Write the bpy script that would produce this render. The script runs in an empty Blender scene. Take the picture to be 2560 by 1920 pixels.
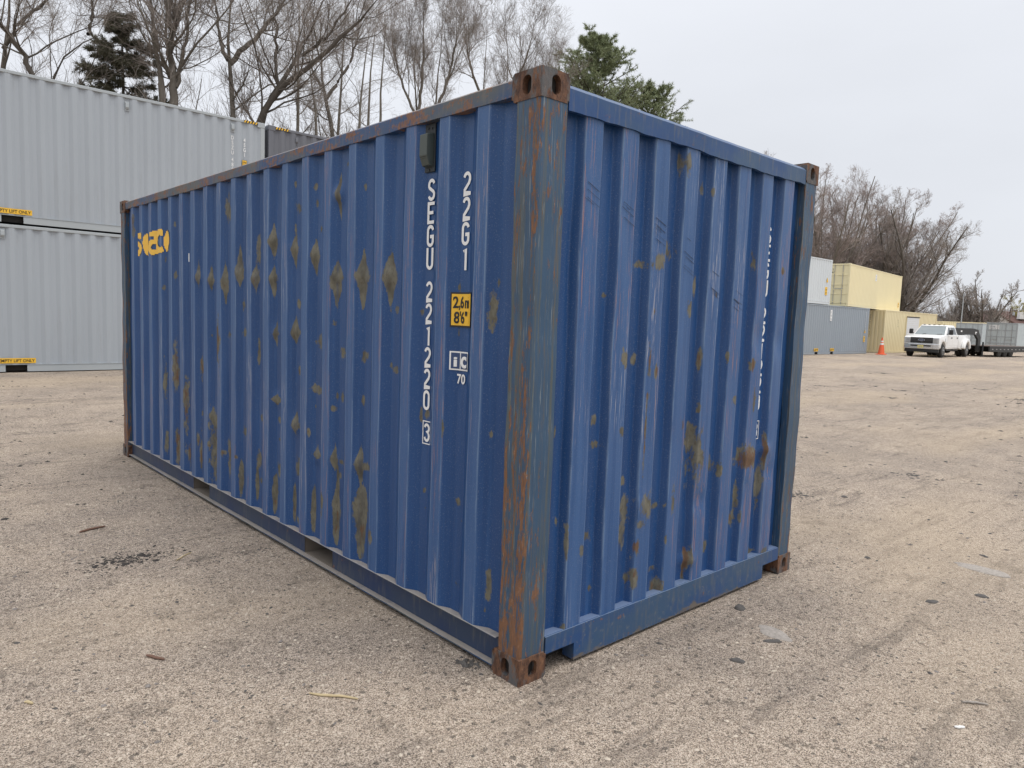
import bpy, bmesh, math, random
import numpy as np
from mathutils import Vector, Matrix

# ------------------------------------------------------------------ camera, sky, sun, exposure
S = bpy.context.scene
C = S.collection
cd = bpy.data.cameras.new('camera'); cam = bpy.data.objects.new('camera', cd); C.objects.link(cam); S.camera = cam
cd.sensor_fit = 'HORIZONTAL'; cd.sensor_width = 36.0; cd.lens = 36.0 * 1806.2 / 2560.0
cd.clip_start = 0.05; cd.clip_end = 3000
cam.matrix_world = Matrix(((0.73716, 0.03645, -0.67474, -2.0718),
                           (-0.67470, 0.09465, -0.73200, -2.1362),
                           (0.03718, 0.99484, 0.09436, 1.5955), (0, 0, 0, 1)))
SUN_EL, SUN_AZ = math.radians(70), math.radians(285)      # direction the light comes from (azimuth ccw from +x)
W = bpy.data.worlds.new('World'); S.world = W; W.use_nodes = True
wt = W.node_tree; wt.nodes.clear()
wo = wt.nodes.new('ShaderNodeOutputWorld'); bg = wt.nodes.new('ShaderNodeBackground')
sky = wt.nodes.new('ShaderNodeTexSky'); sky.sky_type = 'NISHITA'; sky.sun_disc = False
sky.sun_elevation = SUN_EL; sky.sun_rotation = math.pi / 2 - SUN_AZ
sky.air_density = 1.0; sky.dust_density = 3.0
# an even overcast deck (slightly brighter overhead) in front of the clear sky
geo = wt.nodes.new('ShaderNodeTexCoord'); sep = wt.nodes.new('ShaderNodeSeparateXYZ')
wt.links.new(geo.outputs['Generated'], sep.inputs[0])
ramp = wt.nodes.new('ShaderNodeValToRGB')
ramp.color_ramp.elements[0].position = 0.0; ramp.color_ramp.elements[0].color = (6.0, 6.2, 6.6, 1)
ramp.color_ramp.elements[1].position = 1.0; ramp.color_ramp.elements[1].color = (13.6, 13.9, 14.4, 1)
e_ = ramp.color_ramp.elements.new(.42); e_.color = (7.3, 7.5, 7.95, 1)
wt.links.new(sep.outputs['Z'], ramp.inputs[0])
cn = wt.nodes.new('ShaderNodeTexNoise'); cn.inputs['Scale'].default_value = 1.6; cn.inputs['Detail'].default_value = 5
vm = wt.nodes.new('ShaderNodeVectorMath'); vm.operation = 'MULTIPLY'; vm.inputs[1].default_value = (1, 1, 2.6)
wt.links.new(geo.outputs['Generated'], vm.inputs[0]); wt.links.new(vm.outputs[0], cn.inputs['Vector'])
cr = wt.nodes.new('ShaderNodeMapRange'); cr.inputs[1].default_value = .25; cr.inputs[2].default_value = .75
cr.inputs[3].default_value = .93; cr.inputs[4].default_value = 1.07
wt.links.new(cn.outputs[0], cr.inputs[0])
cm = wt.nodes.new('ShaderNodeVectorMath'); cm.operation = 'SCALE'
wt.links.new(ramp.outputs[0], cm.inputs[0]); wt.links.new(cr.outputs[0], cm.inputs['Scale'])
mx = wt.nodes.new('ShaderNodeMix'); mx.data_type = 'RGBA'; mx.inputs[0].default_value = 0.93
wt.links.new(sky.outputs[0], mx.inputs[6]); wt.links.new(cm.outputs[0], mx.inputs[7])
wt.links.new(mx.outputs[2], bg.inputs[0]); bg.inputs[1].default_value = 0.1
wt.links.new(bg.outputs[0], wo.inputs[0])
sl = bpy.data.lights.new('sun', 'SUN'); sl.energy = 1.5; sl.angle = math.radians(30); sl.color = (1, .97, .93)
so = bpy.data.objects.new('sun', sl); C.objects.link(so)
sd = Vector((math.cos(SUN_EL) * math.cos(SUN_AZ), math.cos(SUN_EL) * math.sin(SUN_AZ), math.sin(SUN_EL)))
so.rotation_euler = sd.to_track_quat('Z', 'Y').to_euler(); so.location = sd * 60
vs = S.view_settings; vs.view_transform = 'Standard'; vs.look = 'None'; vs.exposure = 0.33; vs.gamma = 1.0; vs.use_curve_mapping = False

cy = S.cycles; cy.max_bounces = 5; cy.diffuse_bounces = 3; cy.glossy_bounces = 2; cy.transmission_bounces = 2; cy.caustics_reflective = False; cy.caustics_refractive = False
rnd = random.Random(7); rng = np.random.default_rng(11)

# ------------------------------------------------------------------ helpers
def tag(o, label=None, cat=None, group=None, kind=None):
    if label: o['label'] = label
    if cat: o['category'] = cat
    if group: o['group'] = group
    if kind: o['kind'] = kind
    return o
def empty(name, loc=(0, 0, 0), rz=0.0, parent=None):
    o = bpy.data.objects.new(name, None); C.objects.link(o); o.location = loc; o.rotation_euler = (0, 0, rz)
    o.empty_display_size = .2
    if parent: o.parent = parent
    return o
def link(name, me, mat, parent=None):
    o = bpy.data.objects.new(name, me); C.objects.link(o)
    if mat is not None:
        if not isinstance(mat, (list, tuple)): mat = [mat]
        if not me.materials:
            for m in mat: me.materials.append(m)
    if parent: o.parent = parent
    return o
def npmesh(name, V, F, mat, parent=None, smooth=False, attrs=None):
    """V (n,3) array, F (m,4) or (m,3) int array"""
    me = bpy.data.meshes.new(name); V = np.asarray(V, np.float32); F = np.asarray(F, np.int32); k = F.shape[1]
    me.vertices.add(len(V)); me.vertices.foreach_set('co', V.ravel())
    me.loops.add(F.size); me.loops.foreach_set('vertex_index', F.ravel())
    me.polygons.add(len(F)); me.polygons.foreach_set('loop_start', np.arange(0, F.size, k, dtype=np.int32))
    me.polygons.foreach_set('use_smooth', np.full(len(F), smooth))
    me.update(calc_edges=True)
    for a, v in (attrs or {}).items():
        me.attributes.new(a, 'FLOAT', 'POINT').data.foreach_set('value', np.asarray(v, np.float32).ravel())
    return link(name, me, mat, parent)
class B:
    """collects shapes of ONE part, then builds a mesh object"""
    def __init__(s): s.v = []; s.f = []
    def poly(s, pts, faces):
        n = len(s.v); s.v += [tuple(p) for p in pts]; s.f += [tuple(i + n for i in f) for f in faces]; return s
    def box(s, x0, x1, y0, y1, z0, z1):
        p = [(x, y, z) for z in (z0, z1) for y in (y0, y1) for x in (x0, x1)]
        return s.poly(p, [(0, 2, 3, 1), (4, 5, 7, 6), (0, 1, 5, 4), (2, 6, 7, 3), (0, 4, 6, 2), (1, 3, 7, 5)])
    def prism(s, prof, a0, a1, axis='y', top=None):
        """prof: 2d list; axis y -> (x,z), axis x -> (y,z), axis z -> (x,y)"""
        def P(q, a): return {'y': (q[0], a, q[1]), 'x': (a, q[0], q[1]), 'z': (q[0], q[1], a)}[axis]
        n = len(prof); p = [P(q, a0) for q in prof] + [P(q, a1) for q in (top or prof)]
        return s.poly(p, [tuple(range(n))[::-1], tuple(range(n, 2 * n))] + [(i, (i + 1) % n, n + (i + 1) % n, n + i) for i in range(n)])
    def tube(s, pts, rads, n=8, cap=True):
        pts = [Vector(p) for p in pts]; base = len(s.v)
        if not isinstance(rads, (list, tuple)): rads = [rads] * len(pts)
        up = Vector((0, 0, 1))
        for i, p in enumerate(pts):
            d = (pts[min(i + 1, len(pts) - 1)] - pts[max(i - 1, 0)]).normalized()
            u = d.cross(up if abs(d.z) < .95 else Vector((1, 0, 0))).normalized(); w = d.cross(u)
            for k in range(n):
                a = 2 * math.pi * k / n; s.v.append(tuple(p + (u * math.cos(a) + w * math.sin(a)) * rads[i]))
        for i in range(len(pts) - 1):
            for k in range(n):
                a = base + i * n + k; b = base + i * n + (k + 1) % n; s.f.append((a, b, b + n, a + n))
        if cap:
            s.f.append(tuple(base + k for k in range(n))[::-1]); e = base + (len(pts) - 1) * n; s.f.append(tuple(e + k for k in range(n)))
        return s
    def disc(s, c, r, axis, t, n=20, r2=None):
        r2 = r if r2 is None else r2; c = Vector(c); ax = {'x': Vector((1, 0, 0)), 'y': Vector((0, 1, 0)), 'z': Vector((0, 0, 1))}[axis]
        return s.tube([c - ax * t / 2, c + ax * t / 2], [r, r2], n)
    def build(s, name, mat, parent=None, bevel=0, seg=1, smooth=False, jit=0):
        me = bpy.data.meshes.new(name); me.from_pydata(s.v, [], s.f)
        bm = bmesh.new(); bm.from_mesh(me); bmesh.ops.recalc_face_normals(bm, faces=bm.faces)
        if bevel:
            ed = [e for e in bm.edges if len(e.link_faces) == 2 and e.calc_face_angle(0) > .35]
            bmesh.ops.bevel(bm, geom=ed, offset=bevel, segments=seg, affect='EDGES', profile=.5, clamp_overlap=True)
        if smooth:
            for f in bm.faces: f.smooth = True
            for e in bm.edges:
                if len(e.link_faces) == 2 and e.calc_face_angle(0) > .7: e.smooth = False
        bm.to_mesh(me); bm.free()
        return link(name, me, mat, parent)

# ------------------------------------------------------------------ node helper
class NT:
    def __init__(s, name):
        s.m = bpy.data.materials.new(name); s.m.use_nodes = True; s.t = s.m.node_tree; s.t.nodes.clear()
        s.out = s.t.nodes.new('ShaderNodeOutputMaterial'); s.b = s.t.nodes.new('ShaderNodeBsdfPrincipled')
        s.t.links.new(s.b.outputs[0], s.out.inputs[0]); s.tc = s.t.nodes.new('ShaderNodeTexCoord')
    def put(s, sock, v):
        if hasattr(v, 'is_linked'): s.t.links.new(v, sock)
        elif isinstance(v, (tuple, list)) and len(v) == 3 and sock.type == 'RGBA': sock.default_value = (*v, 1)
        else: sock.default_value = v
    def math(s, op, a, b=0.0, c=None, clamp=False):
        n = s.t.nodes.new('ShaderNodeMath'); n.operation = op; n.use_clamp = clamp
        s.put(n.inputs[0], a); s.put(n.inputs[1], b)
        if c is not None: s.put(n.inputs[2], c)
        return n.outputs[0]
    def mix(s, f, a, b, blend='MIX'):
        n = s.t.nodes.new('ShaderNodeMix'); n.data_type = 'RGBA'; n.blend_type = blend
        s.put(n.inputs[0], f); s.put(n.inputs[6], a); s.put(n.inputs[7], b); return n.outputs[2]
    def pos(s, sc=(1, 1, 1), rot=None, off=(0, 0, 0), kind='Object'):
        n = s.t.nodes.new('ShaderNodeMapping'); s.put(n.inputs[0], s.tc.outputs[kind])
        n.inputs['Scale'].default_value = sc; n.inputs['Location'].default_value = off
        if rot: n.inputs['Rotation'].default_value = rot
        return n.outputs[0]
    def noise(s, sc=(1, 1, 1), detail=3, rough=.55, rot=None, off=(0, 0, 0), dist=0):
        n = s.t.nodes.new('ShaderNodeTexNoise'); s.put(n.inputs['Vector'], s.pos(sc, rot, off))
        n.inputs['Scale'].default_value = 1; n.inputs['Detail'].default_value = detail; n.inputs['Roughness'].default_value = rough
        n.inputs['Distortion'].default_value = dist
        return n.outputs[0]
    def vor(s, sc, out='Color', rnd=1.0, feature='F1', off=(0, 0, 0)):
        n = s.t.nodes.new('ShaderNodeTexVoronoi'); s.put(n.inputs['Vector'], s.pos(sc, off=off)); n.inputs['Scale'].default_value = 1
        n.feature = feature; n.inputs['Randomness'].default_value = rnd; return n.outputs[out]
    def attr(s, name):
        n = s.t.nodes.new('ShaderNodeAttribute'); n.attribute_name = name; return n.outputs['Fac']
    def step(s, v, lo, hi, a=0.0, b=1.0):
        n = s.t.nodes.new('ShaderNodeMapRange'); n.interpolation_type = 'SMOOTHSTEP'; s.put(n.inputs[0], v)
        n.inputs[1].default_value = lo; n.inputs[2].default_value = hi; s.put(n.inputs[3], a); s.put(n.inputs[4], b); return n.outputs[0]
    def ramp(s, v, stops):
        n = s.t.nodes.new('ShaderNodeValToRGB'); s.put(n.inputs[0], v); e = n.color_ramp.elements
        while len(e) < len(stops): e.new(.5)
        for q, (p, c) in zip(e, stops): q.position = p; q.color = (*c, 1)
        return n.outputs[0]
    def sepc(s, v):
        n = s.t.nodes.new('ShaderNodeSeparateColor'); s.put(n.inputs[0], v); return n.outputs
    def nz(s):
        n = s.t.nodes.new('ShaderNodeNewGeometry'); q = s.t.nodes.new('ShaderNodeSeparateXYZ'); s.put(q.inputs[0], n.outputs['Normal']); return q.outputs['Z']
    def bump(s, h, strength=.3, dist=.01):
        n = s.t.nodes.new('ShaderNodeBump'); s.put(n.inputs['Height'], h); n.inputs['Strength'].default_value = strength; n.inputs['Distance'].default_value = dist
        s.t.links.new(n.outputs[0], s.b.inputs['Normal']); return s
    def fin(s, col, rough=.5, metal=0.0, spec=.5):
        s.put(s.b.inputs['Base Color'], col); s.put(s.b.inputs['Roughness'], rough); s.put(s.b.inputs['Metallic'], metal)
        s.put(s.b.inputs['Specular IOR Level'], spec); return s.m
def paint(name, col, rough=.5, var=.12, grime=.25, metal=0.0, gcol=(.16, .13, .10), spec=.5):
    n = NT(name); c2 = tuple(max(0, min(1, x * (1 - var))) for x in col); c3 = tuple(min(1, x * (1 + var)) for x in col)
    c = n.mix(n.noise((1.3, 1.3, .5), 4), c2, c3)
    g = n.step(n.noise((7, 7, .9), 5, .65), .56, .8); c = n.mix(n.math('MULTIPLY', g, grime), c, gcol)
    n.bump(n.noise((2.2, 2.2, 1.2), 2), .12, .012)
    return n.fin(c, n.math('ADD', rough, n.math('MULTIPLY', g, .2)), metal, spec)
def flat(name, col, rough=.55, metal=0.0, var=.08, sc=9.0, spec=.5):
    n = NT(name); c2 = tuple(x * (1 - var) for x in col); c3 = tuple(min(1, x * (1 + var)) for x in col)
    return n.fin(n.mix(n.noise((sc, sc, sc), 3), c2, c3), rough, metal, spec)
_txt = {}
def text_mesh(t, h, wide=1.0, depth=.002, bold=.022):
    """mesh of a text in the x/z plane facing -y, baseline-left at the origin; h = capital height"""
    cu = bpy.data.curves.new('text', 'FONT'); cu.body = t; cu.size = h / .70; cu.extrude = depth / 2; cu.offset = h * bold
    o = bpy.data.objects.new('text', cu); C.objects.link(o); dg = bpy.context.evaluated_depsgraph_get(); dg.update()
    me = bpy.data.meshes.new_from_object(o.evaluated_get(dg)); bpy.data.objects.remove(o); bpy.data.curves.remove(cu)
    co = np.empty(len(me.vertices) * 3, np.float32); me.vertices.foreach_get('co', co); co = co.reshape(-1, 3).copy()
    F = []
    for p in me.polygons: F.append(tuple(p.vertices))
    bpy.data.meshes.remove(me)
    if len(co): co[:, 0] -= co[:, 0].min()
    V = np.stack([co[:, 0] * wide, -co[:, 2], co[:, 1]], 1)
    return V, F
def text(name, items, mat, parent, frame, bold=.022):
    """items: (string, a, z, height, wide, center) ; frame(V)-> verts. Each string is a part of its own"""
    for (t, a, z, h, wide, ctr) in items:
        V, F = text_mesh(t, h, wide, bold=bold)
        if not len(V): continue
        V = V.copy(); w = V[:, 0].max(); V[:, 0] += a - (w / 2 if ctr else 0); V[:, 2] += z
        me = bpy.data.meshes.new(name); me.from_pydata([tuple(v) for v in frame(V)], [], F); link(name, me, mat, parent)

# condensed stroke lettering as stencilled on containers (unit height, W wide)
GW = .54
def glyph(ch, m=.075):
    L, R, Bm, T, c = m, GW - m, m, 1 - m, GW / 2; rx = (R - L) / 2
    def arc(cx, cy, a0, a1, ry=None, n=9):
        ry = ry or rx
        return [(cx + rx * math.cos(math.radians(a0 + (a1 - a0) * i / n)), cy + ry * math.sin(math.radians(a0 + (a1 - a0) * i / n))) for i in range(n + 1)]
    return {'0': [arc(c, T - rx, 0, 180) + arc(c, Bm + rx, 180, 360) + [(R, T - rx)]],
            'U': [[(L, T + m)] + arc(c, Bm + rx, 180, 360) + [(R, T + m)]],
            'S': [arc(c, T - rx, 15, 180) + [(L, .66), (L + .05, .585), (c, .50), (R - .05, .415), (R, .34)] + arc(c, Bm + rx, 0, -165)],
            'G': [arc(c, T - rx, 10, 180) + arc(c, Bm + rx, 180, 360) + [(R, .47), (c - .02, .47)]],
            'E': [[(L, Bm - m), (L, T + m)], [(L, T), (R + m, T)], [(L, .51), (R, .51)], [(L, Bm), (R + m, Bm)]],
            '2': [arc(c, T - rx, 170, 0) + [(R, .66), (R - .06, .52), (L + .03, .22), (L, Bm), (R + m, Bm)]],
            '1': [[(c + .06, Bm - m), (c + .06, T), (c - .10, T - .13)]],
            '3': [arc(c, T - .20, 165, -48, .20) + [(c + .03, .535)] + arc(c, Bm + .235, 52, -165, .235)]}[ch]
def stroke_char(ch, h, t=.15):
    V, F = [], []
    for li, pl in enumerate(glyph(ch)):
        P = [Vector((x, y)) for x, y in pl]; q = [P[0]]
        for a in P[1:]:
            if (a - q[-1]).length > 1e-4: q.append(a)
        n = len(q); b0 = len(V)
        for i in range(n):
            d = (q[min(i + 1, n - 1)] - q[max(i - 1, 0)]).normalized(); nn = Vector((-d.y, d.x)); k = 1.0
            if 0 < i < n - 1:
                d1 = (q[i] - q[i - 1]).normalized(); k = min(1.7, 1 / max(.35, abs(nn.dot(Vector((-d1.y, d1.x))))))
            for s_ in (-1, 1):
                w = q[i] + nn * (s_ * t / 2 * k); V.append((w.x * h, -.0006 * li, w.y * h))
        for i in range(n - 1): a = b0 + 2 * i; F.append((a, a + 1, a + 3, a + 2))
    return np.array(V), F
def stencil(name, items, mat, parent, frame, wide=1.0):
    """items: (character, centre a, bottom z, height)"""
    for j, (ch, a, z, h) in enumerate(items):
        V, F = stroke_char(ch, h); V = V.copy(); V[:, 0] = (V[:, 0] - GW * h / 2) * wide + a; V[:, 2] += z
        me = bpy.data.meshes.new(name); me.from_pydata([tuple(v) for v in frame(V)], [], F); link(name, me, mat, parent)

# ------------------------------------------------------------------ materials
def wear_shade(n, blue=True):
    """blue enamel with chalked ridges that also paint recess shading into the colour, scratches, olive touch-up paint and rust driven by the point fields of the sheet"""
    lo = n.noise((.9, .9, .35), 2); mid = n.noise((26, 26, .7), 3, .6)
    base = n.mix(lo, (.0105, .048, .150), (.0165, .068, .202))
    base = n.mix(n.step(mid, .42, .78), base, (.023, .080, .220))
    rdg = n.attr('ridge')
    ch = n.math('MULTIPLY', rdg, n.step(n.noise((34, 34, .8), 3, .65), .30, .62, .45, 1.0)); base = n.mix(n.math('MULTIPLY', ch, .70), base, (.056, .126, .280))  # paler ridges over a deep base: chalk wear plus painted-in recess shading
    base = n.mix(n.math('MULTIPLY', n.attr('edge'), n.step(n.noise((20, 20, 2.5), 3, .7, off=(2, 2, 2)), .38, .6, .10, .75)), base, (.17, .25, .38))  # pale line at the bends: worn edge and painted edge highlight
    sc = n.math('MULTIPLY', rdg, n.step(n.noise((150, 150, 3.2), 4, .7, off=(3, 1, 2)), .560, .62))
    sc = n.math('MULTIPLY', sc, n.step(n.noise((2.6, 2.6, .9), 2, off=(9, 2, 4)), .42, .58))
    base = n.mix(n.math('MULTIPLY', sc, .8), base, n.mix(n.step(lo, .42, .55), (.42, .42, .46), (.30, .16, .14)))
    fine = n.noise((170, 170, 170), 1)
    base = n.mix(n.step(fine, .72, .76, 0, .55), base, (.02, .025, .035))
    base = n.mix(n.step(fine, .42, .26, 0, .20), base, (.30, .31, .33))
    wa = n.noise((19, 19, 11), 3, .6); wb = n.noise((80, 80, 46), 2, .6)
    wob = n.math('ADD', n.math('MULTIPLY', n.math('SUBTRACT', wa, .5), 2.0), n.math('MULTIPLY', n.math('SUBTRACT', wb, .5), .9))
    st = n.step(n.math('ADD', n.attr('stain'), wob), -.04, .34)
    oc = n.mix(n.step(wa, .3, .7), (.080, .072, .048), (.168, .156, .112))
    oc = n.mix(n.step(wb, .52, .72, 0, .7), oc, (.10, .075, .045))
    col = n.mix(n.math('MULTIPLY', st, n.step(mid, .15, .5, .62, .96)), base, oc)
    rw = n.math('MULTIPLY', n.math('SUBTRACT', n.noise((34, 34, 9), 4, .7, off=(5, 3, 8)), .5), 2.6)
    rs = n.step(n.math('ADD', n.attr('rust'), rw), .0, .30)
    rc = n.mix(wb, (.060, .034, .020), (.205, .110, .062))
    col = n.mix(n.math('MULTIPLY', rs, .80), col, rc)
    rough = n.math('ADD', n.math('ADD', .36, n.math('MULTIPLY', st, .26)), n.math('MULTIPLY', rs, .3))
    h = n.math('ADD', n.noise((2.4, 2.4, 1.6), 2), n.math('MULTIPLY', n.math('ADD', st, rs), .03))
    n.bump(h, .25, .02)
    return n.fin(col, rough, 0, .38)
def post_mat():
    n = NT('weathered post paint')
    v1 = n.noise((30, 30, .40), 4, .70); v2 = n.noise((85, 85, 1.5), 5, .75, off=(3, 8, 1))
    base = n.mix(n.step(v1, .36, .54), (.075, .092, .095), (.030, .076, .142))
    base = n.mix(n.step(v2, .53, .64, 0, .8), base, (.115, .088, .052))
    base = n.mix(n.step(v2, .42, .32, 0, .55), base, (.045, .060, .080))
    base = n.mix(n.step(n.noise((140, 140, 3.5), 3, .7), .60, .68, 0, .6), base, (.28, .31, .31))
    wa = n.noise((42, 42, 6.5), 6, .78, off=(1, 2, 5)); rw = n.math('MULTIPLY', n.math('SUBTRACT', wa, .5), 3.8)
    rs = n.step(n.math('ADD', n.attr('rust'), rw), -.04, .08)
    wb = n.noise((90, 90, 22), 4, .7)
    rc = n.mix(wb, (.060, .027, .012), (.34, .160, .075)); rc = n.mix(n.step(wb, .60, .72, 0, .7), rc, (.40, .31, .24))
    col = n.mix(n.math('MULTIPLY', rs, .94), base, rc)
    n.bump(n.math('ADD', v2, n.math('MULTIPLY', n.math('MULTIPLY', rs, wb), 1.2)), .5, .005)
    return n.fin(col, n.math('ADD', .5, n.math('MULTIPLY', rs, .3)))
def rail_mat(name, dustcol, dustf, rust=.5, edge=None, blue=((.016, .058, .165), (.075, .095, .105))):
    n = NT(name)
    base = n.mix(n.step(n.noise((1.7, 1.7, 3), 4, .6), .36, .62), blue[0], blue[1])
    base = n.mix(n.math('MULTIPLY', n.step(n.noise((40, 40, 6), 4, .65), .5, .7), .35), base, (.16, .15, .12))
    rs = n.step(n.math('ADD', n.math('MULTIPLY', n.noise((5, 5, 16), 5, .7, off=(2, 2, 2)), .6), n.math('MULTIPLY', n.noise((60, 60, 26), 4, .7), .4)), .60 - rust * .1, .68 - rust * .1)
    base = n.mix(n.math('MULTIPLY', rs, .9), base, n.mix(n.noise((70, 70, 40), 3), (.12, .05, .025), (.31, .17, .10)))
    if edge:
        q = n.t.nodes.new('ShaderNodeSeparateXYZ'); n.put(q.inputs[0], n.tc.outputs['Object'])
        g = n.math('ADD', n.math('SUBTRACT', edge, q.outputs['Z']), n.math('MULTIPLY', n.math('SUBTRACT', n.noise((4, 4, 9), 5, .7, off=(1, 4, 2)), .5), .22))
        base = n.mix(n.step(g, .0, .02, 0, .85), base, n.mix(n.noise((50, 50, 50), 3, .7), (.10, .07, .042), (.19, .165, .125)))
        base = n.mix(n.step(n.noise((30, 30, 30), 5, .75, off=(8, 8, 1)), .56, .66, 0, .55), base, (.15, .165, .175))
    up = n.math('MULTIPLY', n.step(n.nz(), .45, .85), n.step(n.noise((14, 14, 14), 4, .6), .25, .5, .65, 1.0))
    base = n.mix(n.math('MULTIPLY', up, dustf), base, dustcol)
    n.bump(n.math('ADD', n.noise((6, 6, 6), 3), n.math('MULTIPLY', rs, .25)), .3, .006)
    return n.fin(base, n.math('ADD', .45, n.math('MULTIPLY', rs, .35)))
def rust_mat():
    n = NT('rusty cast steel'); wa = n.noise((24, 24, 8), 5, .72); wb = n.noise((75, 75, 34), 4, .75, off=(4, 1, 1))
    c = n.mix(n.step(wa, .34, .66), (.050, .022, .014), (.190, .090, .046))
    c = n.mix(n.step(wb, .54, .66, 0, .85), c, (.028, .017, .014))
    c = n.mix(n.step(n.noise((11, 11, 5), 4, .65, off=(7, 3, 2)), .48, .56, 0, .8), c, (.095, .105, .112))
    c = n.mix(n.step(wb, .38, .28, 0, .75), c, (.36, .23, .14))
    n.bump(n.math('ADD', wa, wb), .8, .006)
    return n.fin(c, .78)
M = {}
n = NT('blue container paint'); M['blue'] = wear_shade(n)
M['post'] = post_mat()
M['rail'] = rail_mat('blue rail paint', (.36, .32, .28), .92, .30)
M['erail'] = rail_mat('blue end rail paint', (.15, .20, .31), .8, .15, None, ((.011, .054, .170), (.035, .080, .155)))
M['berail'] = rail_mat('scuffed bottom end rail paint', (.15, .20, .29), .8, .15, .035, ((.012, .058, .178), (.034, .080, .155)))
M['trail'] = rail_mat('worn top rail paint', (.27, .22, .19), .6, 1.15, None, ((.015, .055, .150), (.080, .088, .090)))
M['rust'] = rust_mat()
M['web'] = rail_mat('navy web paint', (.3, .27, .24), .6, .05, None, ((.013, .034, .098), (.026, .046, .090)))
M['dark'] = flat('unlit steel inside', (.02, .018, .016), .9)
M['scuff'] = flat('dark scuff', (.018, .028, .06), .7)
M['floor'] = flat('grey floor board', (.20, .17, .14), .9)
M['fade'] = flat('worn white lettering', (.55, .56, .56), .6, var=.3, sc=60)
M['white'] = flat('white decal vinyl', (.78, .78, .77), .5, var=.04)
M['black'] = flat('black decal vinyl', (.015, .015, .015), .5)
M['yellow'] = flat('yellow decal vinyl', (.80, .47, .035), .5, var=.05)
M['ylogo'] = flat('yellow logo paint', (.83, .50, .07), .5, var=.05)
M['mark'] = flat('navy mark field', (.03, .06, .15), .5)
M['vent'] = flat('olive grey vent plastic', (.060, .074, .066), .55)
M['ventd'] = flat('dark vent plate', (.022, .027, .03), .6)
M['grey'] = paint('light grey container paint', (.355, .386, .418), .5, .06, .35, gcol=(.28, .28, .28))
M['grey2'] = paint('light grey rail paint', (.37, .40, .415), .5, .05, .2, gcol=(.25, .23, .20))
M['dgrey'] = paint('dark slate container paint', (.135, .14, .16), .5, .08, .25, gcol=(.2, .18, .16))
M['bgrey'] = paint('blue grey container paint', (.285, .325, .365), .5, .05, .12, gcol=(.25, .24, .22))
M['wgrey'] = paint('pale grey container paint', (.60, .64, .66), .5, .04, .08)
M['cream'] = paint('cream container paint', (.80, .71, .45), .5, .05, .10, gcol=(.42, .34, .2))
M['cream2'] = paint('tan cream container paint', (.76, .655, .41), .5, .05, .14, gcol=(.42, .32, .18))
M['ggrey'] = paint('green grey container paint', (.47, .52, .53), .5, .06, .2)
M['orange'] = flat('orange sticker', (.75, .33, .03), .5)
M['haz'] = flat('hazard black', (.02, .02, .02), .5)
M['tyre'] = flat('tyre rubber', (.022, .021, .020), .85, var=.2)
M['steel'] = flat('brushed wheel steel', (.42, .42, .42), .35, .7)
M['rim'] = flat('dusty wheel steel', (.20, .20, .20), .5, .4)
M['chrome'] = flat('chrome bumper', (.62, .63, .64), .18, .9, var=.03)
M['car'] = paint('white truck paint', (.80, .80, .79), .22, .02, .10, gcol=(.5, .46, .4))
M['trim'] = flat('black plastic trim', (.018, .018, .019), .5)
M['glass'] = flat('dark window glass', (.045, .055, .06), .06, spec=.9)
n = NT('windscreen glass'); M['wind'] = n.fin(n.mix(n.noise((1.5, 1.5, 1.5), 2), (.16, .19, .20), (.24, .27, .28)), .05, 0, .8)
M['lamp'] = flat('clear lamp lens', (.55, .57, .58), .12, .3)
M['amber'] = flat('amber lens', (.6, .2, .02), .3)
M['plate'] = flat('pale yellow licence plate', (.72, .62, .22), .4)
M['navy'] = flat('navy badge enamel', (.02, .035, .10), .25)
M['blk'] = paint('black trailer paint', (.020, .021, .022), .45, .2, .25, gcol=(.10, .09, .08))
M['cone'] = flat('orange cone rubber', (.80, .14, .05), .6)
M['refl'] = flat('white reflective band', (.75, .75, .73), .4)
M['door'] = flat('white roller door', (.74, .74, .74), .45, var=.03)
M['wall'] = flat('white house siding', (.66, .66, .64), .7)
M['roof'] = flat('brown roof shingle', (.105, .058, .048), .9, var=.25)
M['roofg'] = flat('grey roof shingle', (.22, .21, .22), .9, var=.2)
M['brick'] = flat('red brick chimney', (.20, .07, .05), .9)
M['wood'] = flat('weathered pole wood', (.12, .09, .075), .9)
def bark(name, a, b):
    n = NT(name); c = n.mix(n.noise((9, 9, 2.2), 5, .65), a, b); n.bump(n.noise((30, 30, 6), 4), .5, .01); return n.fin(c, .9, 0, .2)
M['bark'] = bark('grey brown bark', (.095, .083, .070), (.235, .212, .178))
M['barkd'] = bark('dark bark', (.060, .052, .045), (.155, .135, .113))
M['twig'] = flat('grey twig bark', (.245, .213, .188), .9, var=.35, sc=1.5, spec=.2)
M['twigr'] = flat('reddish twig bark', (.30, .25, .228), .9, var=.3, sc=.25, spec=.2)
M['twigf'] = flat('far twig bark', (.285, .255, .230), .9, var=.3, sc=.4, spec=.2)
def needles(name, a, b):
    n = NT(name); c = n.mix(n.noise((1.2, 1.2, 1.2), 3), a, b); c = n.mix(n.noise((14, 14, 14), 2), c, tuple(x * 1.4 for x in b)); return n.fin(c, .7, 0, .25)
M['spruce'] = needles('spruce needles', (.065, .066, .045), (.120, .115, .078))
M['pine'] = needles('pine needles', (.135, .165, .085), (.215, .245, .140))
M['stick'] = flat('dry stick', (.46, .37, .22), .9, var=.2, sc=40)
M['rstick'] = flat('rusty rod', (.15, .085, .06), .9, var=.2, sc=40)
M['conc'] = flat('old concrete', (.31, .28, .25), .95, var=.5, sc=70, spec=.2)
M['asph'] = flat('asphalt chip', (.085, .078, .072), .9, var=.5, sc=50)
M['mulch'] = flat('dark rotten bark', (.035, .03, .027), .9, var=.5, sc=40)

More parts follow.
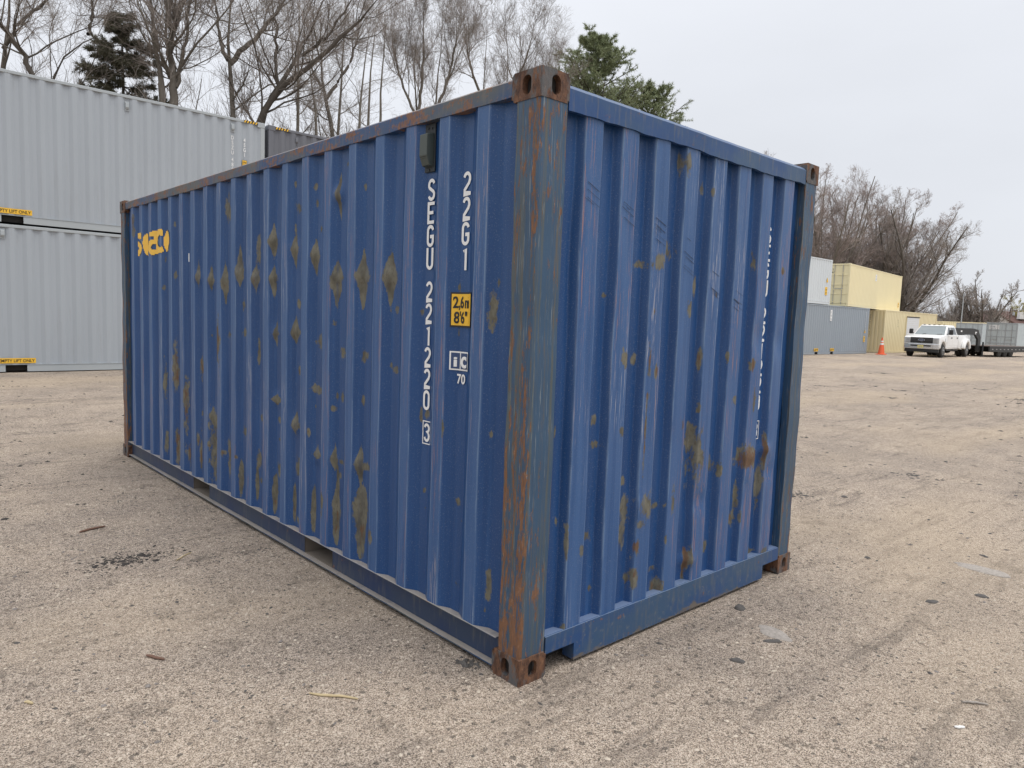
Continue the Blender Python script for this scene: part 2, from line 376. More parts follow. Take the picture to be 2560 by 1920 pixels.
# ------------------------------------------------------------------ ground
def ground_h(x, y):
    """gentle relief of the yard: rises 11 cm to the grey stack at the back left"""
    r = np.clip((y - 7.0) / 6.0, 0, 1); r = r * r * (3 - 2 * r)
    l = np.clip((16 - x) / 8.0, 0, 1)
    base = .108 * r * l
    d = np.clip((np.hypot(np.clip(np.abs(x - 1.2) - 1.4, 0, None), np.clip(np.abs(y - 3) - 3.2, 0, None))) / 1.2, 0, 1)
    und = .010 * np.sin(x * 1.3 + .7 * y) + .008 * np.sin(.55 * x - 1.1 * y + 1.3) + .006 * np.sin(2.9 * y + .8 * x) + .004 * np.sin(5.3 * x - 3.1 * y)
    far = np.clip((np.hypot(x, y) - 30) / 20, 0, 1)
    return base + (und - .008) * d * (1 - far) * (1 - .85 * r * l)
def ground_mat():
    n = NT('crushed gravel yard')
    vc = n.sepc(n.vor((270, 270, 270))); vb = n.sepc(n.vor((62, 62, 62), off=(3, 3, 3)))
    f = n.noise((330, 330, 330), 2, .75)
    v = n.math('ADD', n.math('ADD', n.math('MULTIPLY', vc[0], .50), n.math('MULTIPLY', vb[1], .12)), n.math('MULTIPLY', f, .54))
    warm = n.ramp(v, [(.24, (.055, .041, .031)), (.40, (.228, .177, .136)), (.58, (.43, .347, .272)), (.84, (.71, .605, .50))])
    cool = n.ramp(v, [(.26, (.045, .036, .030)), (.45, (.190, .152, .123)), (.62, (.355, .292, .239)), (.88, (.60, .52, .44))])
    m1 = n.noise((1.5, 1.5, 1.5), 4, .68, off=(4, 4, 0)); m0 = n.noise((.3, .3, .3), 3, .6)
    big = n.math('ADD', n.math('MULTIPLY', m0, .5), n.math('MULTIPLY', m1, .5))
    c = n.mix(n.step(big, .38, .60), cool, warm)
    # wheel tracks and scraped streaks
    st = n.noise((.35, 3.4, 1), 4, .7, rot=(0, 0, .16)); s2 = n.noise((1.4, 11, 1), 3, .7, rot=(0, 0, -.1), off=(2, 6, 0))
    sm = n.math('MULTIPLY', n.math('MULTIPLY', n.step(n.math('ADD', n.math('MULTIPLY', st, .5), n.math('MULTIPLY', s2, .5)), .50, .64), n.step(m0, .34, .55)), n.step(f, .38, .60, .25, 1.0))
    c = n.mix(n.math('MULTIPLY', sm, .72), c, n.mix(f, (.05, .042, .036), (.21, .178, .152)))
    # dark worn patches and crumbs
    dp = n.math('MULTIPLY', n.step(n.noise((2.8, 2.8, 2.8), 5, .72, off=(1, 9, 0)), .56, .68), n.step(f, .40, .56))
    c = n.mix(n.math('MULTIPLY', dp, .66), c, (.062, .054, .048))
    tn = n.step(n.noise((.16, .42, 1), 2, .55, rot=(0, 0, .2), off=(5, 0, 0)), .46, .66); c = n.mix(n.math('MULTIPLY', tn, .40), c, (.53, .42, .30))
    c = n.mix(n.step(vb[2], .972, .98, 0, .65), c, (.065, .056, .050)); c = n.mix(n.step(vc[1], .90, .93, 0, .8), c, (.040, .034, .030))
    h = n.math('ADD', v, n.math('MULTIPLY', n.noise((9, 9, 9), 4, .65), 1.6))
    n.bump(h, .75, .012)
    return n.fin(c, .95, 0, .25)
M['ground'] = ground_mat()
def axis(fine0, fine1, step, far0, far1, g=1.22):
    a = list(np.arange(fine0, fine1, step)); s = step; x = fine1
    hi = []
    while x < far1: hi.append(x); s *= g; x += s
    hi.append(far1); lo = []; s = step; x = fine0 - s
    while x > far0: lo.append(x); s *= g; x -= s
    lo.append(far0); return np.array(lo[::-1] + a + hi)
gx = axis(-6, 12, .10, -700, 1400); gy = axis(-4, 17, .10, -700, 1400)
X, Y = np.meshgrid(gx, gy); Z = ground_h(X, Y); nx, ny = len(gx), len(gy)
idx = np.arange(nx * ny).reshape(ny, nx)
F = np.stack([idx[:-1, :-1], idx[:-1, 1:], idx[1:, 1:], idx[1:, :-1]], -1).reshape(-1, 4)
tag(npmesh('ground', np.stack([X, Y, Z], -1).reshape(-1, 3), F, M['ground'], smooth=True), kind='structure')
L_ST=[(3.924,1.81,0.024,0.159,0.097,'d'),(3.643,1.779,0.035,0.147,0.108,'d'),(3.362,1.77,0.038,0.168,0.214,'d'),(3.084,1.824,0.048,0.223,0.112,'d'),(2.807,1.777,0.046,0.125,0.09,'d'),(2.785,1.974,0.02,0.106,0.155,'o'),(2.524,2.031,0.05,0.102,0.137,'d'),(2.522,1.78,0.039,0.103,0.161,'d'),(2.224,1.968,0.037,0.109,0.142,'d'),(1.947,1.914,0.044,0.104,0.131,'d'),(1.679,1.78,0.055,0.11,0.211,'d'),(1.395,1.786,0.052,0.142,0.21,'d'),(1.663,2.235,0.022,0.029,0.132,'d'),(4.775,1.729,0.024,0.031,0.034,'o'),(4.486,1.832,0.02,0.037,0.037,'o'),(4.483,2.268,0.013,0.029,0.022,'o'),(4.755,1.975,0.014,0.031,0.031,'o'),(2.19,2.222,0.036,0.035,0.036,'o'),(1.946,2.225,0.013,0.026,0.026,'o'),(3.328,2.288,0.044,0.12,0.102,'o'),(1.893,2.067,0.019,0.021,0.026,'o'),(3.052,1.6,0.031,0.037,0.05,'o'),(2.178,1.623,0.026,0.027,0.033,'o'),(2.498,1.417,0.041,0.093,0.087,'d'),(2.211,1.435,0.063,0.111,0.083,'d'),(1.897,1.39,0.04,0.047,0.042,'o'),(1.947,1.393,0.009,0.016,0.021,'o'),(1.693,1.513,0.025,0.017,0.017,'o'),(1.623,1.349,0.026,0.03,0.035,'o'),(1.387,1.344,0.014,0.039,0.044,'o'),(1.358,1.341,0.018,0.024,0.024,'o'),(2.169,1.193,0.029,0.028,0.031,'r'),(1.912,1.096,0.058,0.032,0.032,'o'),(1.671,1.085,0.012,0.036,0.046,'o'),(1.625,1.085,0.024,0.031,0.036,'o'),(1.694,1.011,0.027,0.018,0.021,'o'),(1.387,1.081,0.013,0.039,0.034,'o'),(2.782,1.277,0.017,0.121,0.11,'o'),(3.036,1.4,0.031,0.031,0.031,'o'),(3.31,1.375,0.027,0.026,0.039,'r'),(2.483,0.974,0.069,0.041,0.047,'d'),(4.765,0.903,0.025,0.181,0.23,'o'),(4.484,0.974,0.041,0.243,0.184,'r'),(4.219,0.849,0.033,0.141,0.418,'r'),(4.756,0.347,0.023,0.096,0.112,'o'),(4.475,0.391,0.028,0.155,0.156,'r'),(3.474,1.328,0.049,0.159,0.281,'r'),(3.892,1.081,0.026,0.099,0.1,'r'),(3.63,0.715,0.039,0.083,0.056,'d'),(2.199,0.83,0.059,0.136,0.045,'d'),(3.644,1.347,0.012,0.02,0.027,'o'),(1.942,0.991,0.009,0.016,0.016,'o'),(1.99,0.828,0.011,0.022,0.033,'r'),(2.468,0.84,0.027,0.018,0.024,'o'),(2.452,0.706,0.021,0.012,0.018,'o'),(3.032,0.676,0.031,0.039,0.039,'o'),(2.746,0.816,0.026,0.025,0.025,'o'),(3.896,0.709,0.018,0.022,0.022,'r'),(5.651,2.368,0.033,0.083,0.2,'r'),(4.754,0.343,0.017,0.096,0.12,'o'),(4.468,0.317,0.029,0.192,0.14,'r'),(4.184,0.318,0.022,0.113,0.113,'r'),(3.902,0.321,0.018,0.283,0.131,'r'),(3.606,0.488,0.064,0.313,0.316,'o'),(3.314,0.463,0.033,0.141,0.182,'r'),(3.078,0.328,0.025,0.147,0.158,'s'),(2.793,0.354,0.019,0.132,0.166,'s'),(2.768,0.527,0.037,0.047,0.103,'o'),(2.505,0.346,0.033,0.154,0.177,'s'),(2.459,0.508,0.044,0.045,0.054,'o'),(2.223,0.335,0.02,0.122,0.161,'s'),(2.174,0.543,0.037,0.107,0.056,'o'),(2.199,0.834,0.044,0.072,0.059,'d'),(1.948,0.328,0.025,0.183,0.159,'s'),(1.913,0.682,0.057,0.073,0.02,'d'),(1.796,0.449,0.02,0.064,0.121,'o'),(1.665,0.376,0.035,0.174,0.2,'s'),(1.678,0.703,0.033,0.098,0.067,'d'),(1.616,0.697,0.03,0.019,0.019,'o'),(1.637,0.619,0.021,0.02,0.02,'o'),(3.388,0.464,0.029,0.02,0.031,'r'),(3.125,0.479,0.023,0.015,0.025,'r'),(3.937,0.492,0.023,0.043,0.087,'r'),(3.665,0.475,0.025,0.016,0.016,'r'),(2.456,0.701,0.018,0.013,0.013,'r'),(3.036,0.675,0.024,0.029,0.029,'o'),(2.749,0.818,0.022,0.018,0.018,'o'),(2.745,0.362,0.026,0.028,0.028,'o'),(2.159,0.219,0.029,0.017,0.026,'r'),(1.394,0.716,0.038,0.131,0.126,'d'),(1.379,0.475,0.062,0.136,0.313,'s'),(0.512,0.699,0.026,0.02,0.022,'o'),(0.493,0.309,0.022,0.029,0.031,'o'),(0.262,0.379,0.018,0.079,0.09,'o'),(0.783,0.7,0.016,0.022,0.017,'o'),(0.772,0.611,0.013,0.01,0.013,'o'),(0.826,1.078,0.011,0.043,0.034,'o'),(0.778,1.092,0.021,0.025,0.025,'o'),(0.281,1.064,0.008,0.015,0.017,'o'),(1.615,0.701,0.031,0.015,0.02,'o'),(1.341,0.715,0.036,0.029,0.019,'o'),(0.277,0.245,0.008,0.012,0.014,'r'),(0.481,0.613,0.008,0.008,0.008,'o'),(0.606,1.059,0.008,0.037,0.057,'r'),(0.869,0.218,0.008,0.027,0.031,'o'),(1.243,0.358,0.024,0.047,0.047,'r'),(1.659,0.494,0.019,0.265,0.308,'s'),(1.116,1.777,0.052,0.157,0.175,'d'),(0.289,1.603,0.022,0.09,0.086,'o'),(0.268,1.737,0.008,0.024,0.028,'o'),(0.545,1.719,0.01,0.025,0.03,'o'),(0.543,1.511,0.008,0.02,0.025,'o'),(0.836,1.596,0.015,0.021,0.022,'o'),(1.106,1.31,0.011,0.023,0.029,'o'),(1.057,1.291,0.028,0.023,0.023,'o'),(1.385,1.332,0.017,0.054,0.042,'o'),(1.385,1.094,0.015,0.031,0.037,'o'),(1.065,1.597,0.02,0.034,0.017,'o'),(0.566,1.607,0.008,0.03,0.025,'o'),(0.282,1.065,0.008,0.015,0.02,'o'),(1.666,2.258,0.021,0.118,0.159,'d'),(2.231,2.366,0.01,0.025,0.025,'o'),(1.962,2.324,0.013,0.026,0.024,'o'),(1.945,2.23,0.011,0.019,0.026,'o'),(2.186,2.22,0.036,0.036,0.045,'o'),(1.393,2.266,0.008,0.017,0.017,'o'),(1.6,2.409,0.011,0.016,0.016,'o'),(1.89,2.064,0.016,0.026,0.012,'o'),(2.229,2.075,0.008,0.041,0.008,'o')]
E_ST=[(1.021,2.399,0.011,0.051,0.085,'o'),(1.053,2.374,0.024,0.083,0.05,'o'),(1.236,2.289,0.029,0.031,0.031,'o'),(1.284,2.511,0.016,0.009,0.027,'o'),(1.292,2.28,0.008,0.018,0.018,'o'),(0.856,1.878,0.042,0.05,0.042,'o'),(0.968,1.94,0.049,0.051,0.051,'o'),(0.802,1.862,0.025,0.029,0.029,'o'),(0.743,1.863,0.04,0.021,0.021,'o'),(0.498,1.702,0.022,0.017,0.016,'o'),(1.146,1.669,0.044,0.044,0.045,'o'),(0.836,1.642,0.008,0.017,0.021,'r'),(0.64,1.407,0.039,0.049,0.041,'o'),(0.748,1.402,0.024,0.034,0.034,'o'),(1.281,1.415,0.008,0.056,0.084,'r'),(0.819,1.37,0.014,0.136,0.085,'r'),(0.877,1.352,0.014,0.035,0.052,'r'),(1.787,1.96,0.008,0.059,0.069,'r'),(1.375,1.742,0.014,0.028,0.023,'r'),(1.996,1.822,0.012,0.041,0.051,'o'),(2.389,2.083,0.023,0.027,0.032,'r'),(1.546,1.413,0.008,0.029,0.039,'r'),(1.817,1.37,0.032,0.041,0.051,'r'),(1.228,1.799,0.013,0.045,0.082,'o'),(2.091,1.921,0.021,0.031,0.031,'r'),(0.478,1.124,0.021,0.029,0.029,'o'),(0.48,1.006,0.038,0.02,0.02,'o'),(0.631,1.064,0.028,0.03,0.04,'o'),(0.736,0.69,0.043,0.048,0.107,'o'),(0.857,0.671,0.069,0.059,0.065,'o'),(0.823,0.581,0.038,0.022,0.027,'o'),(0.987,0.641,0.04,0.022,0.022,'o'),(0.723,0.545,0.026,0.053,0.108,'o'),(0.285,0.586,0.008,0.095,0.087,'o'),(0.452,0.574,0.05,0.025,0.03,'o'),(0.385,0.538,0.023,0.02,0.04,'o'),(0.767,0.312,0.015,0.033,0.054,'o'),(0.795,0.324,0.029,0.038,0.093,'r'),(0.799,0.468,0.02,0.043,0.065,'r'),(1.0,0.305,0.029,0.017,0.023,'o'),(1.01,0.196,0.041,0.052,0.035,'r'),(1.272,0.295,0.012,0.071,0.058,'k'),(1.293,0.313,0.008,0.07,0.058,'r'),(1.272,0.201,0.01,0.035,0.029,'r'),(1.258,1.024,0.036,0.034,0.309,'o'),(1.303,0.924,0.024,0.142,0.232,'o'),(1.478,0.782,0.064,0.063,0.048,'o'),(1.544,0.769,0.009,0.036,0.036,'o'),(1.337,0.886,0.029,0.023,0.128,'o'),(1.851,0.815,0.085,0.057,0.07,'k'),(2.043,0.837,0.009,0.077,0.115,'k'),(1.794,0.813,0.008,0.086,0.062,'o'),(2.022,0.666,0.023,0.079,0.208,'o'),(1.772,0.547,0.014,0.115,0.076,'o'),(1.749,0.45,0.028,0.039,0.052,'r'),(1.794,0.45,0.008,0.038,0.05,'o'),(1.486,0.336,0.026,0.031,0.05,'o'),(1.537,0.749,0.008,0.136,0.018,'o'),(1.997,0.198,0.036,0.027,0.027,'o'),(2.098,0.19,0.042,0.027,0.021,'o'),(0.816,1.23,0.017,0.031,0.041,'r'),(0.816,1.096,0.012,0.206,0.338,'r'),(1.134,1.05,0.015,0.044,0.028,'r'),(1.655,1.172,0.041,0.018,0.033,'o'),(1.855,1.144,0.019,0.099,0.1,'r'),(1.288,1.127,0.008,0.045,0.022,'r'),(2.358,0.896,0.034,0.055,0.083,'r'),(0.285,0.192,0.01,0.019,0.015,'o'),(0.492,0.312,0.021,0.021,0.021,'o'),(0.249,0.678,0.011,0.024,0.019,'o'),(0.217,1.096,0.008,0.037,0.056,'o'),(1.091,0.646,0.019,0.101,0.057,'o'),(1.044,0.465,0.008,0.034,0.034,'o'),(0.703,0.799,0.023,0.031,0.016,'o')]
LOGO=[(1.98,[]),(1.99,[]),(2.0,[]),(2.01,[]),(2.02,[]),(2.03,[(5.042,0.04),(5.162,0.128)]),(2.04,[(4.786,0.328),(5.162,0.152),(5.426,0.16)]),(2.05,[(4.73,0.016),(4.77,0.36),(5.162,0.16),(5.394,0.192)]),(2.06,[(4.594,0.152),(4.77,0.376),(5.162,0.168),(5.378,0.208)]),(2.07,[(4.586,0.168),(4.778,0.376),(5.162,0.168),(5.37,0.216)]),(2.08,[(4.586,0.176),(4.778,0.248),(5.074,0.264),(5.362,0.224)]),(2.09,[(4.578,0.184),(4.786,0.008),(4.842,0.184),(5.082,0.256),(5.362,0.224)]),(2.1,[(4.57,0.2),(4.866,0.16),(5.082,0.264),(5.354,0.08),(5.57,0.008)]),(2.11,[(4.562,0.208),(4.874,0.152),(5.074,0.272),(5.362,0.208)]),(2.12,[(4.562,0.208),(5.002,0.024),(5.066,0.08),(5.154,0.192),(5.362,0.216)]),(2.13,[(4.562,0.208),(5.002,0.144),(5.154,0.192),(5.37,0.216)]),(2.14,[(4.562,0.208),(5.002,0.136),(5.154,0.2),(5.386,0.2)]),(2.15,[(4.562,0.208),(5.002,0.136),(5.154,0.2),(5.41,0.176)]),(2.16,[(4.562,0.208),(4.874,0.224),(5.154,0.2),(5.434,0.152)]),(2.17,[(4.57,0.2),(4.874,0.176),(5.154,0.192),(5.57,0.016)]),(2.18,[(4.57,0.192),(4.858,0.192),(5.154,0.192)]),(2.19,[(4.578,0.176),(4.778,0.032),(4.834,0.216),(5.154,0.192),(5.37,0.04)]),(2.2,[(4.578,0.176),(4.778,0.344),(5.154,0.192),(5.37,0.2)]),(2.21,[(4.594,0.152),(4.778,0.344),(5.154,0.184),(5.37,0.216)]),(2.22,[(4.602,0.144),(4.778,0.344),(5.154,0.176),(5.37,0.216)]),(2.23,[(4.722,0.008),(4.778,0.344),(5.29,0.024),(5.37,0.216)]),(2.24,[(4.786,0.088),(5.002,0.064),(5.378,0.208)]),(2.25,[(5.57,0.016)]),(2.26,[]),(2.27,[]),(2.28,[]),(2.29,[])]

# ------------------------------------------------------------------ the blue container
LEN, WID, HGT = 6.058, 2.438, 2.591
blue = empty('shipping_container')
tag(blue, 'dented blue shipping container with white numbers standing in the middle of the yard', 'container')
def smooth_prof(t, f, r=.0022):
    return sum(f(t + o) for o in np.linspace(-r, r, 7)) / 7
def prof_side(y):
    k = np.clip(np.round((y - .3685) / .2796), 0, 19); t = np.abs(y - (.3685 + .2796 * k)); return np.clip((t - .0375) / .068, 0, 1)
def prof_end(x):
    k = np.clip(np.round((x - .341) / .252), 0, 7); t = np.abs(x - (.341 + .252 * k)); return np.clip((t - .055) / .023, 0, 1)
def fields(A, Zz, stains):
    st = np.full(A.shape, -1.0); ru = np.full(A.shape, -1.0); de = np.zeros(A.shape)
    for i, (a, z, ra, up, dn, k) in enumerate(stains):
        m = (np.abs(A - a) < ra * 3 + .05) & (Zz < z + up * 1.7 + .03) & (Zz > z - dn * 1.7 - .03)
        dz = Zz[m] - z; dzn = np.where(dz > 0, dz / up, -dz / dn); dan = np.abs(A[m] - a) / ra
        if k == 'd':
            taper = np.clip(1 - dzn, .0, 1) ** 1.6 * .95 + .12
            f = np.minimum(1 - dzn, 1 - dan / taper)
            de[m] += .013 * np.exp(-(dz / .045) ** 2 - ((A[m] - a) / .035) ** 2)
        elif k == 's':
            f = np.minimum(1 - dzn, 1 - dan / (np.clip(1 - dzn, 0, 1) ** .5 + .05))
            de[m] -= .004 * np.exp(-(dz / (dn * .8)) ** 2 - ((A[m] - a) / .05) ** 2)
        else:
            f = 1 - np.sqrt(dan ** 2 + dzn ** 2)
        if k == 'k': de[m] += .012 * np.exp(-(dz / .035) ** 2 - ((A[m] - a) / .05) ** 2)
        f = f * (1.5 if k in 'ds' else .75)
        if k == 'r':
            ru[m] = np.maximum(ru[m], f * 1.0 - .35); st[m] = np.maximum(st[m], f)
        elif k == 'k':
            ru[m] = np.maximum(ru[m], f); st[m] = np.maximum(st[m], f + .2)
        else:
            st[m] = np.maximum(st[m], f)
            if k == 's': ru[m] = np.maximum(ru[m], np.minimum(f, 1 - np.abs(dz + dn * .45) / (dn * .45)) - .75)
            if k == 'd': ru[m] = np.maximum(ru[m], f - 1.55)
    return st, ru, de
def sheet(name, a0, a1, z0, z1, prof, d0, depth, stains, put, bulge, bends, half):
    A1 = np.unique(np.round(np.concatenate([np.arange(a0, a1, .0085), [a1]] + [bends + o for o in (-.004, -.0015, .0015, .004)]), 5)); A1 = A1[(A1 >= a0) & (A1 <= a1)]
    Z1 = np.linspace(z0, z1, int((z1 - z0) / .0155))
    A, Zz = np.meshgrid(A1, Z1); st, ru, de = fields(A, Zz, stains)
    kk = np.round(A * 3.6)
    Aw = A + .0022 * np.sin(Zz * 3.3 + kk * 1.9) + .0013 * np.sin(Zz * 8.7 + kk * 4.1) + np.clip(de, 0, 1) * .45
    p = smooth_prof(Aw, prof[0]); t = prof[1](Aw); D = d0 + depth * p - de
    D += .0022 * np.sin(A * 9.1 + Zz * 2.3) * np.sin(Zz * 4.1 + A * 3.3) * p + .0012 * np.sin(A * 31 + Zz * 7) + bulge(A, Zz)
    V = put(A, D, Zz); ny, nx = A.shape; idx = np.arange(nx * ny).reshape(ny, nx)
    F = np.stack([idx[:-1, :-1], idx[:-1, 1:], idx[1:, 1:], idx[1:, :-1]], -1).reshape(-1, 4)
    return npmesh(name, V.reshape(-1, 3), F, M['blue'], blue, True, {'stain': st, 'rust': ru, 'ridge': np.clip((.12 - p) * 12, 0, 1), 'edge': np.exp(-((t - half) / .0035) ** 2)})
def t_side(y): return np.abs(y - (.3685 + .2796 * np.clip(np.round((y - .3685) / .2796), 0, 19)))
def t_end(x): return np.abs(x - (.341 + .252 * np.clip(np.round((x - .341) / .252), 0, 7)))
kc = .3685 + .2796 * np.arange(20); BS = np.concatenate([kc + o for o in (-.1055, -.0375, .0375, .1055)])
ke = .341 + .252 * np.arange(8); BE = np.concatenate([ke + o for o in (-.078, -.055, .055, .078)])
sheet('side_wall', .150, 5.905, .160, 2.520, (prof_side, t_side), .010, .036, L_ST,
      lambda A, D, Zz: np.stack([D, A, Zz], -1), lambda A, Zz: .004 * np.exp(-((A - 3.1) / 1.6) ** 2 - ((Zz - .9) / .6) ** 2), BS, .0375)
# the end wall is flipped so that its normals face out
def put_end(A, D, Zz): return np.stack([A, D, Zz], -1)
dents = [(1.86, 1.52, .05, .10, .012), (2.10, 1.50, .05, .09, .010), (1.34, .62, .08, .06, .010), (1.84, .72, .06, .07, -.010), (2.09, .70, .05, .06, .012), (.80, .66, .07, .08, -.008)]
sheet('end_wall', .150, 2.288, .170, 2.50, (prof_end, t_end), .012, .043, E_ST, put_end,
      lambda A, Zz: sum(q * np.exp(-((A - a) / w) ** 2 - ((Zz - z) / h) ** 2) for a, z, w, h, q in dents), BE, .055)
# far walls (plain corrugated sheets) and the roof
def corrug(name, a0, a1, z0, z1, pitch, out, slope, depth, put, mat, parent, start=0.0):
    pts = []; a = a0
    ks = np.arange(math.floor((a0 - start) / pitch) - 1, math.ceil((a1 - start) / pitch) + 1)
    for k in ks:
        c = start + k * pitch
        for da, d in ((0, 0), (out, 0), (out + slope, depth), (pitch - slope, depth)):
            pts.append((c + da, d))
    def dep(q):
        for (p0, d0), (p1, d1) in zip(pts, pts[1:]):
            if p0 <= q <= p1: return d0 + (d1 - d0) * (q - p0) / max(1e-6, p1 - p0)
        return 0
    seq = [(a0, dep(a0))] + [q for q in pts if a0 < q[0] < a1] + [(a1, dep(a1))]
    b = B(); V = [put(q, d, z) for z in (z0, z1) for q, d in seq]; m = len(seq)
    b.poly(V, [(i, i + 1, m + i + 1, m + i) for i in range(m - 1)]); return b.build(name, mat, parent)
corrug('side_wall', .15, 5.9, .16, 2.52, .2796, .075, .068, .036, lambda q, d, z: (WID - .01 - d, q, z), M['blue'], blue, .331)
B().box(.05, WID - .05, .05, LEN - .05, 2.545, 2.556).build('roof', M['blue'], blue)
for i in range(2):
    d = B().box(.17 + i * 1.06, 1.205 + i * 1.06, LEN - .05, LEN - .02, .2, 2.46).build('door', M['blue'], blue, .004)
    for k in range(2):
        B().tube([(.45 + i * 1.06 + k * .45, LEN - .005, .2), (.45 + i * 1.06 + k * .45, LEN - .005, 2.46)], .016).build('locking_bar', M['grey2'], d)
B().box(.06, WID - .06, .06, LEN - .06, .135, .150).build('floor', M['floor'], blue)

def post(x0, y0, sx, sy):
    """open angle post, outer corner at (x0,y0), fine enough to carry a rust field"""
    z = np.linspace(.112, 2.476, 180); w1, w2 = .150, .140; c = .012
    pr = [(w1, 0)] + [(q, 0) for q in np.linspace(w1 - .012, c, 12)] + [(c * .3, c * .3)] + [(0, q) for q in np.linspace(c, w2 - .012, 12)] + [(0, w2)]
    # pr = (along end x, along side y); returned faces get a return lip
    pr = [(w1, .05)] + pr + [(.05, w2)]
    V = []; R = []
    for zz in z:
        wob = .0025 * math.sin(zz * 5) + .0015 * math.sin(zz * 17)
        for (a, b_) in pr:
            V.append((x0 + sx * (a + .005 + (wob if a < .1 else 0)), y0 + sy * (b_ + .005 + (wob if b_ < .1 else 0)), zz))
            d = a + b_
            f = .20 + .14 * math.sin(zz * 2.3 + 1) - abs((b_ if a < .01 else -a) - .022 - .006 * math.sin(zz * 6)) / .05
            f = max(f, -.44 + .20 * math.sin(zz * 3.1 + d * 9))
            low = max(0, 1 - zz / 1.8) * .60
            if a < .02: f = max(f, -.42 + low - abs(b_ - .12) / .05 * .3, -.40 + low)
            else: f = max(f, -.62 + low * .3)
            R.append(f)
    m = len(pr); nz = len(z); idx = np.arange(m * nz).reshape(nz, m)
    F = np.stack([idx[:-1, :-1], idx[:-1, 1:], idx[1:, 1:], idx[1:, :-1]], -1).reshape(-1, 4)
    return npmesh('corner_post', V, F, M['post'], blue, False, {'rust': R})
for (x, y, sx, sy) in ((0, 0, 1, 1), (WID, 0, -1, 1), (0, LEN, 1, -1), (WID, LEN, -1, -1)): post(x, y, sx, sy)

def holed_face(b, o, u, v, w, h, hw, hh, dep, n=20):
    """rectangle w x h at o (corner) spanned by unit u,v with a stadium hole (half sizes hw,hh) and a hole wall dep deep"""
    o, u, v = Vector(o), Vector(u), Vector(v); c = o + u * w / 2 + v * h / 2; nn = u.cross(v)
    ring, rect = [], []
    for i in range(n):
        a = 2 * math.pi * (i + .5) / n; ca, sa = math.cos(a), math.sin(a)
        ring.append((hw * ca, (hh - hw) * (1 if sa > 0 else -1) + hw * sa))
        t = min((w / 2) / max(1e-6, abs(ca)), (h / 2) / max(1e-6, abs(sa))); rect.append([t * ca, t * sa])
    for cx in (-1, 1):
        for cy in (-1, 1):
            i = min(range(n), key=lambda k: (rect[k][0] - cx * w / 2) ** 2 + (rect[k][1] - cy * h / 2) ** 2); rect[i] = [cx * w / 2, cy * h / 2]
    P = [c + u * x + v * y for x, y in rect] + [c + u * x + v * y for x, y in ring] + [c + u * x * .93 + v * y * .96 - nn * dep for x, y in ring]
    b.poly(P, [(i, (i + 1) % n, n + (i + 1) % n, n + i) for i in range(n)] + [(n + i, n + (i + 1) % n, 2 * n + (i + 1) % n, 2 * n + i) for i in range(n)])
def fitting(x0, y0, z0, sx, sy, mat, parent, lx=.162, ly=.178, hz=.118, big=True, name='corner_fitting'):
    b = B(); xa, xb = sorted((x0, x0 + sx * lx)); ya, yb = sorted((y0, y0 + sy * ly)); z1 = z0 + hz
    if big:
        ex = x0; ey = y0
        if sx > 0: holed_face(b, (ex, yb, z0), (0, -1, 0), (0, 0, 1), ly, hz, .026, .040, .028)
        else: holed_face(b, (ex, ya, z0), (0, 1, 0), (0, 0, 1), ly, hz, .026, .040, .028)
        if sy > 0: holed_face(b, (xa, ey, z0), (1, 0, 0), (0, 0, 1), lx, hz, .026, .040, .028)
        else: holed_face(b, (xb, ey, z0), (-1, 0, 0), (0, 0, 1), lx, hz, .026, .040, .028)
        ix = xb if sx > 0 else xa; iy = yb if sy > 0 else ya
        b.poly([(ix, ya, z0), (ix, yb, z0), (ix, yb, z1), (ix, ya, z1)], [(0, 1, 2, 3)])
        b.poly([(xa, iy, z0), (xb, iy, z0), (xb, iy, z1), (xa, iy, z1)], [(0, 1, 2, 3)])
        b.poly([(xa, ya, z1), (xb, ya, z1), (xb, yb, z1), (xa, yb, z1)], [(0, 1, 2, 3)])
        b.poly([(xa, ya, z0), (xb, ya, z0), (xb, yb, z0), (xa, yb, z0)], [(3, 2, 1, 0)])
        me = bpy.data.meshes.new(name); me.from_pydata(b.v, [], b.f); bm = bmesh.new(); bm.from_mesh(me)
        bmesh.ops.remove_doubles(bm, verts=bm.verts, dist=.0005); bmesh.ops.recalc_face_normals(bm, faces=bm.faces)
        ed = [e for e in bm.edges if any(abs(v.co.x - x0) < 1e-4 and abs(v.co.y - y0) < 1e-4 for v in e.verts) and all(abs(v.co.x - x0) < 1e-4 and abs(v.co.y - y0) < 1e-4 for v in e.verts)]
        ed += [e for e in bm.edges if all(abs(v.co.z - z1) < 1e-4 for v in e.verts) or all(abs(v.co.z - z0) < 1e-4 for v in e.verts)]
        bmesh.ops.bevel(bm, geom=ed, offset=.012, segments=3, affect='EDGES', clamp_overlap=True)
        bm.to_mesh(me); bm.free(); o = link(name, me, mat, parent)
        B().box(xa + .03, xb - .03, ya + .03, yb - .03, z0 + .006, z1 - .006).build('aperture_lining', M['dark'], o)
        return o
    b.box(xa, xb, ya, yb, z0, z1)
    return b.build(name, mat, parent, .008)
for (x, y, sx, sy) in ((0, 0, 1, 1), (WID, 0, -1, 1), (0, LEN, 1, -1), (WID, LEN, -1, -1)):
    for z in (0, HGT - .118): fitting(x, y, z, sx, sy, M['rust'], blue)

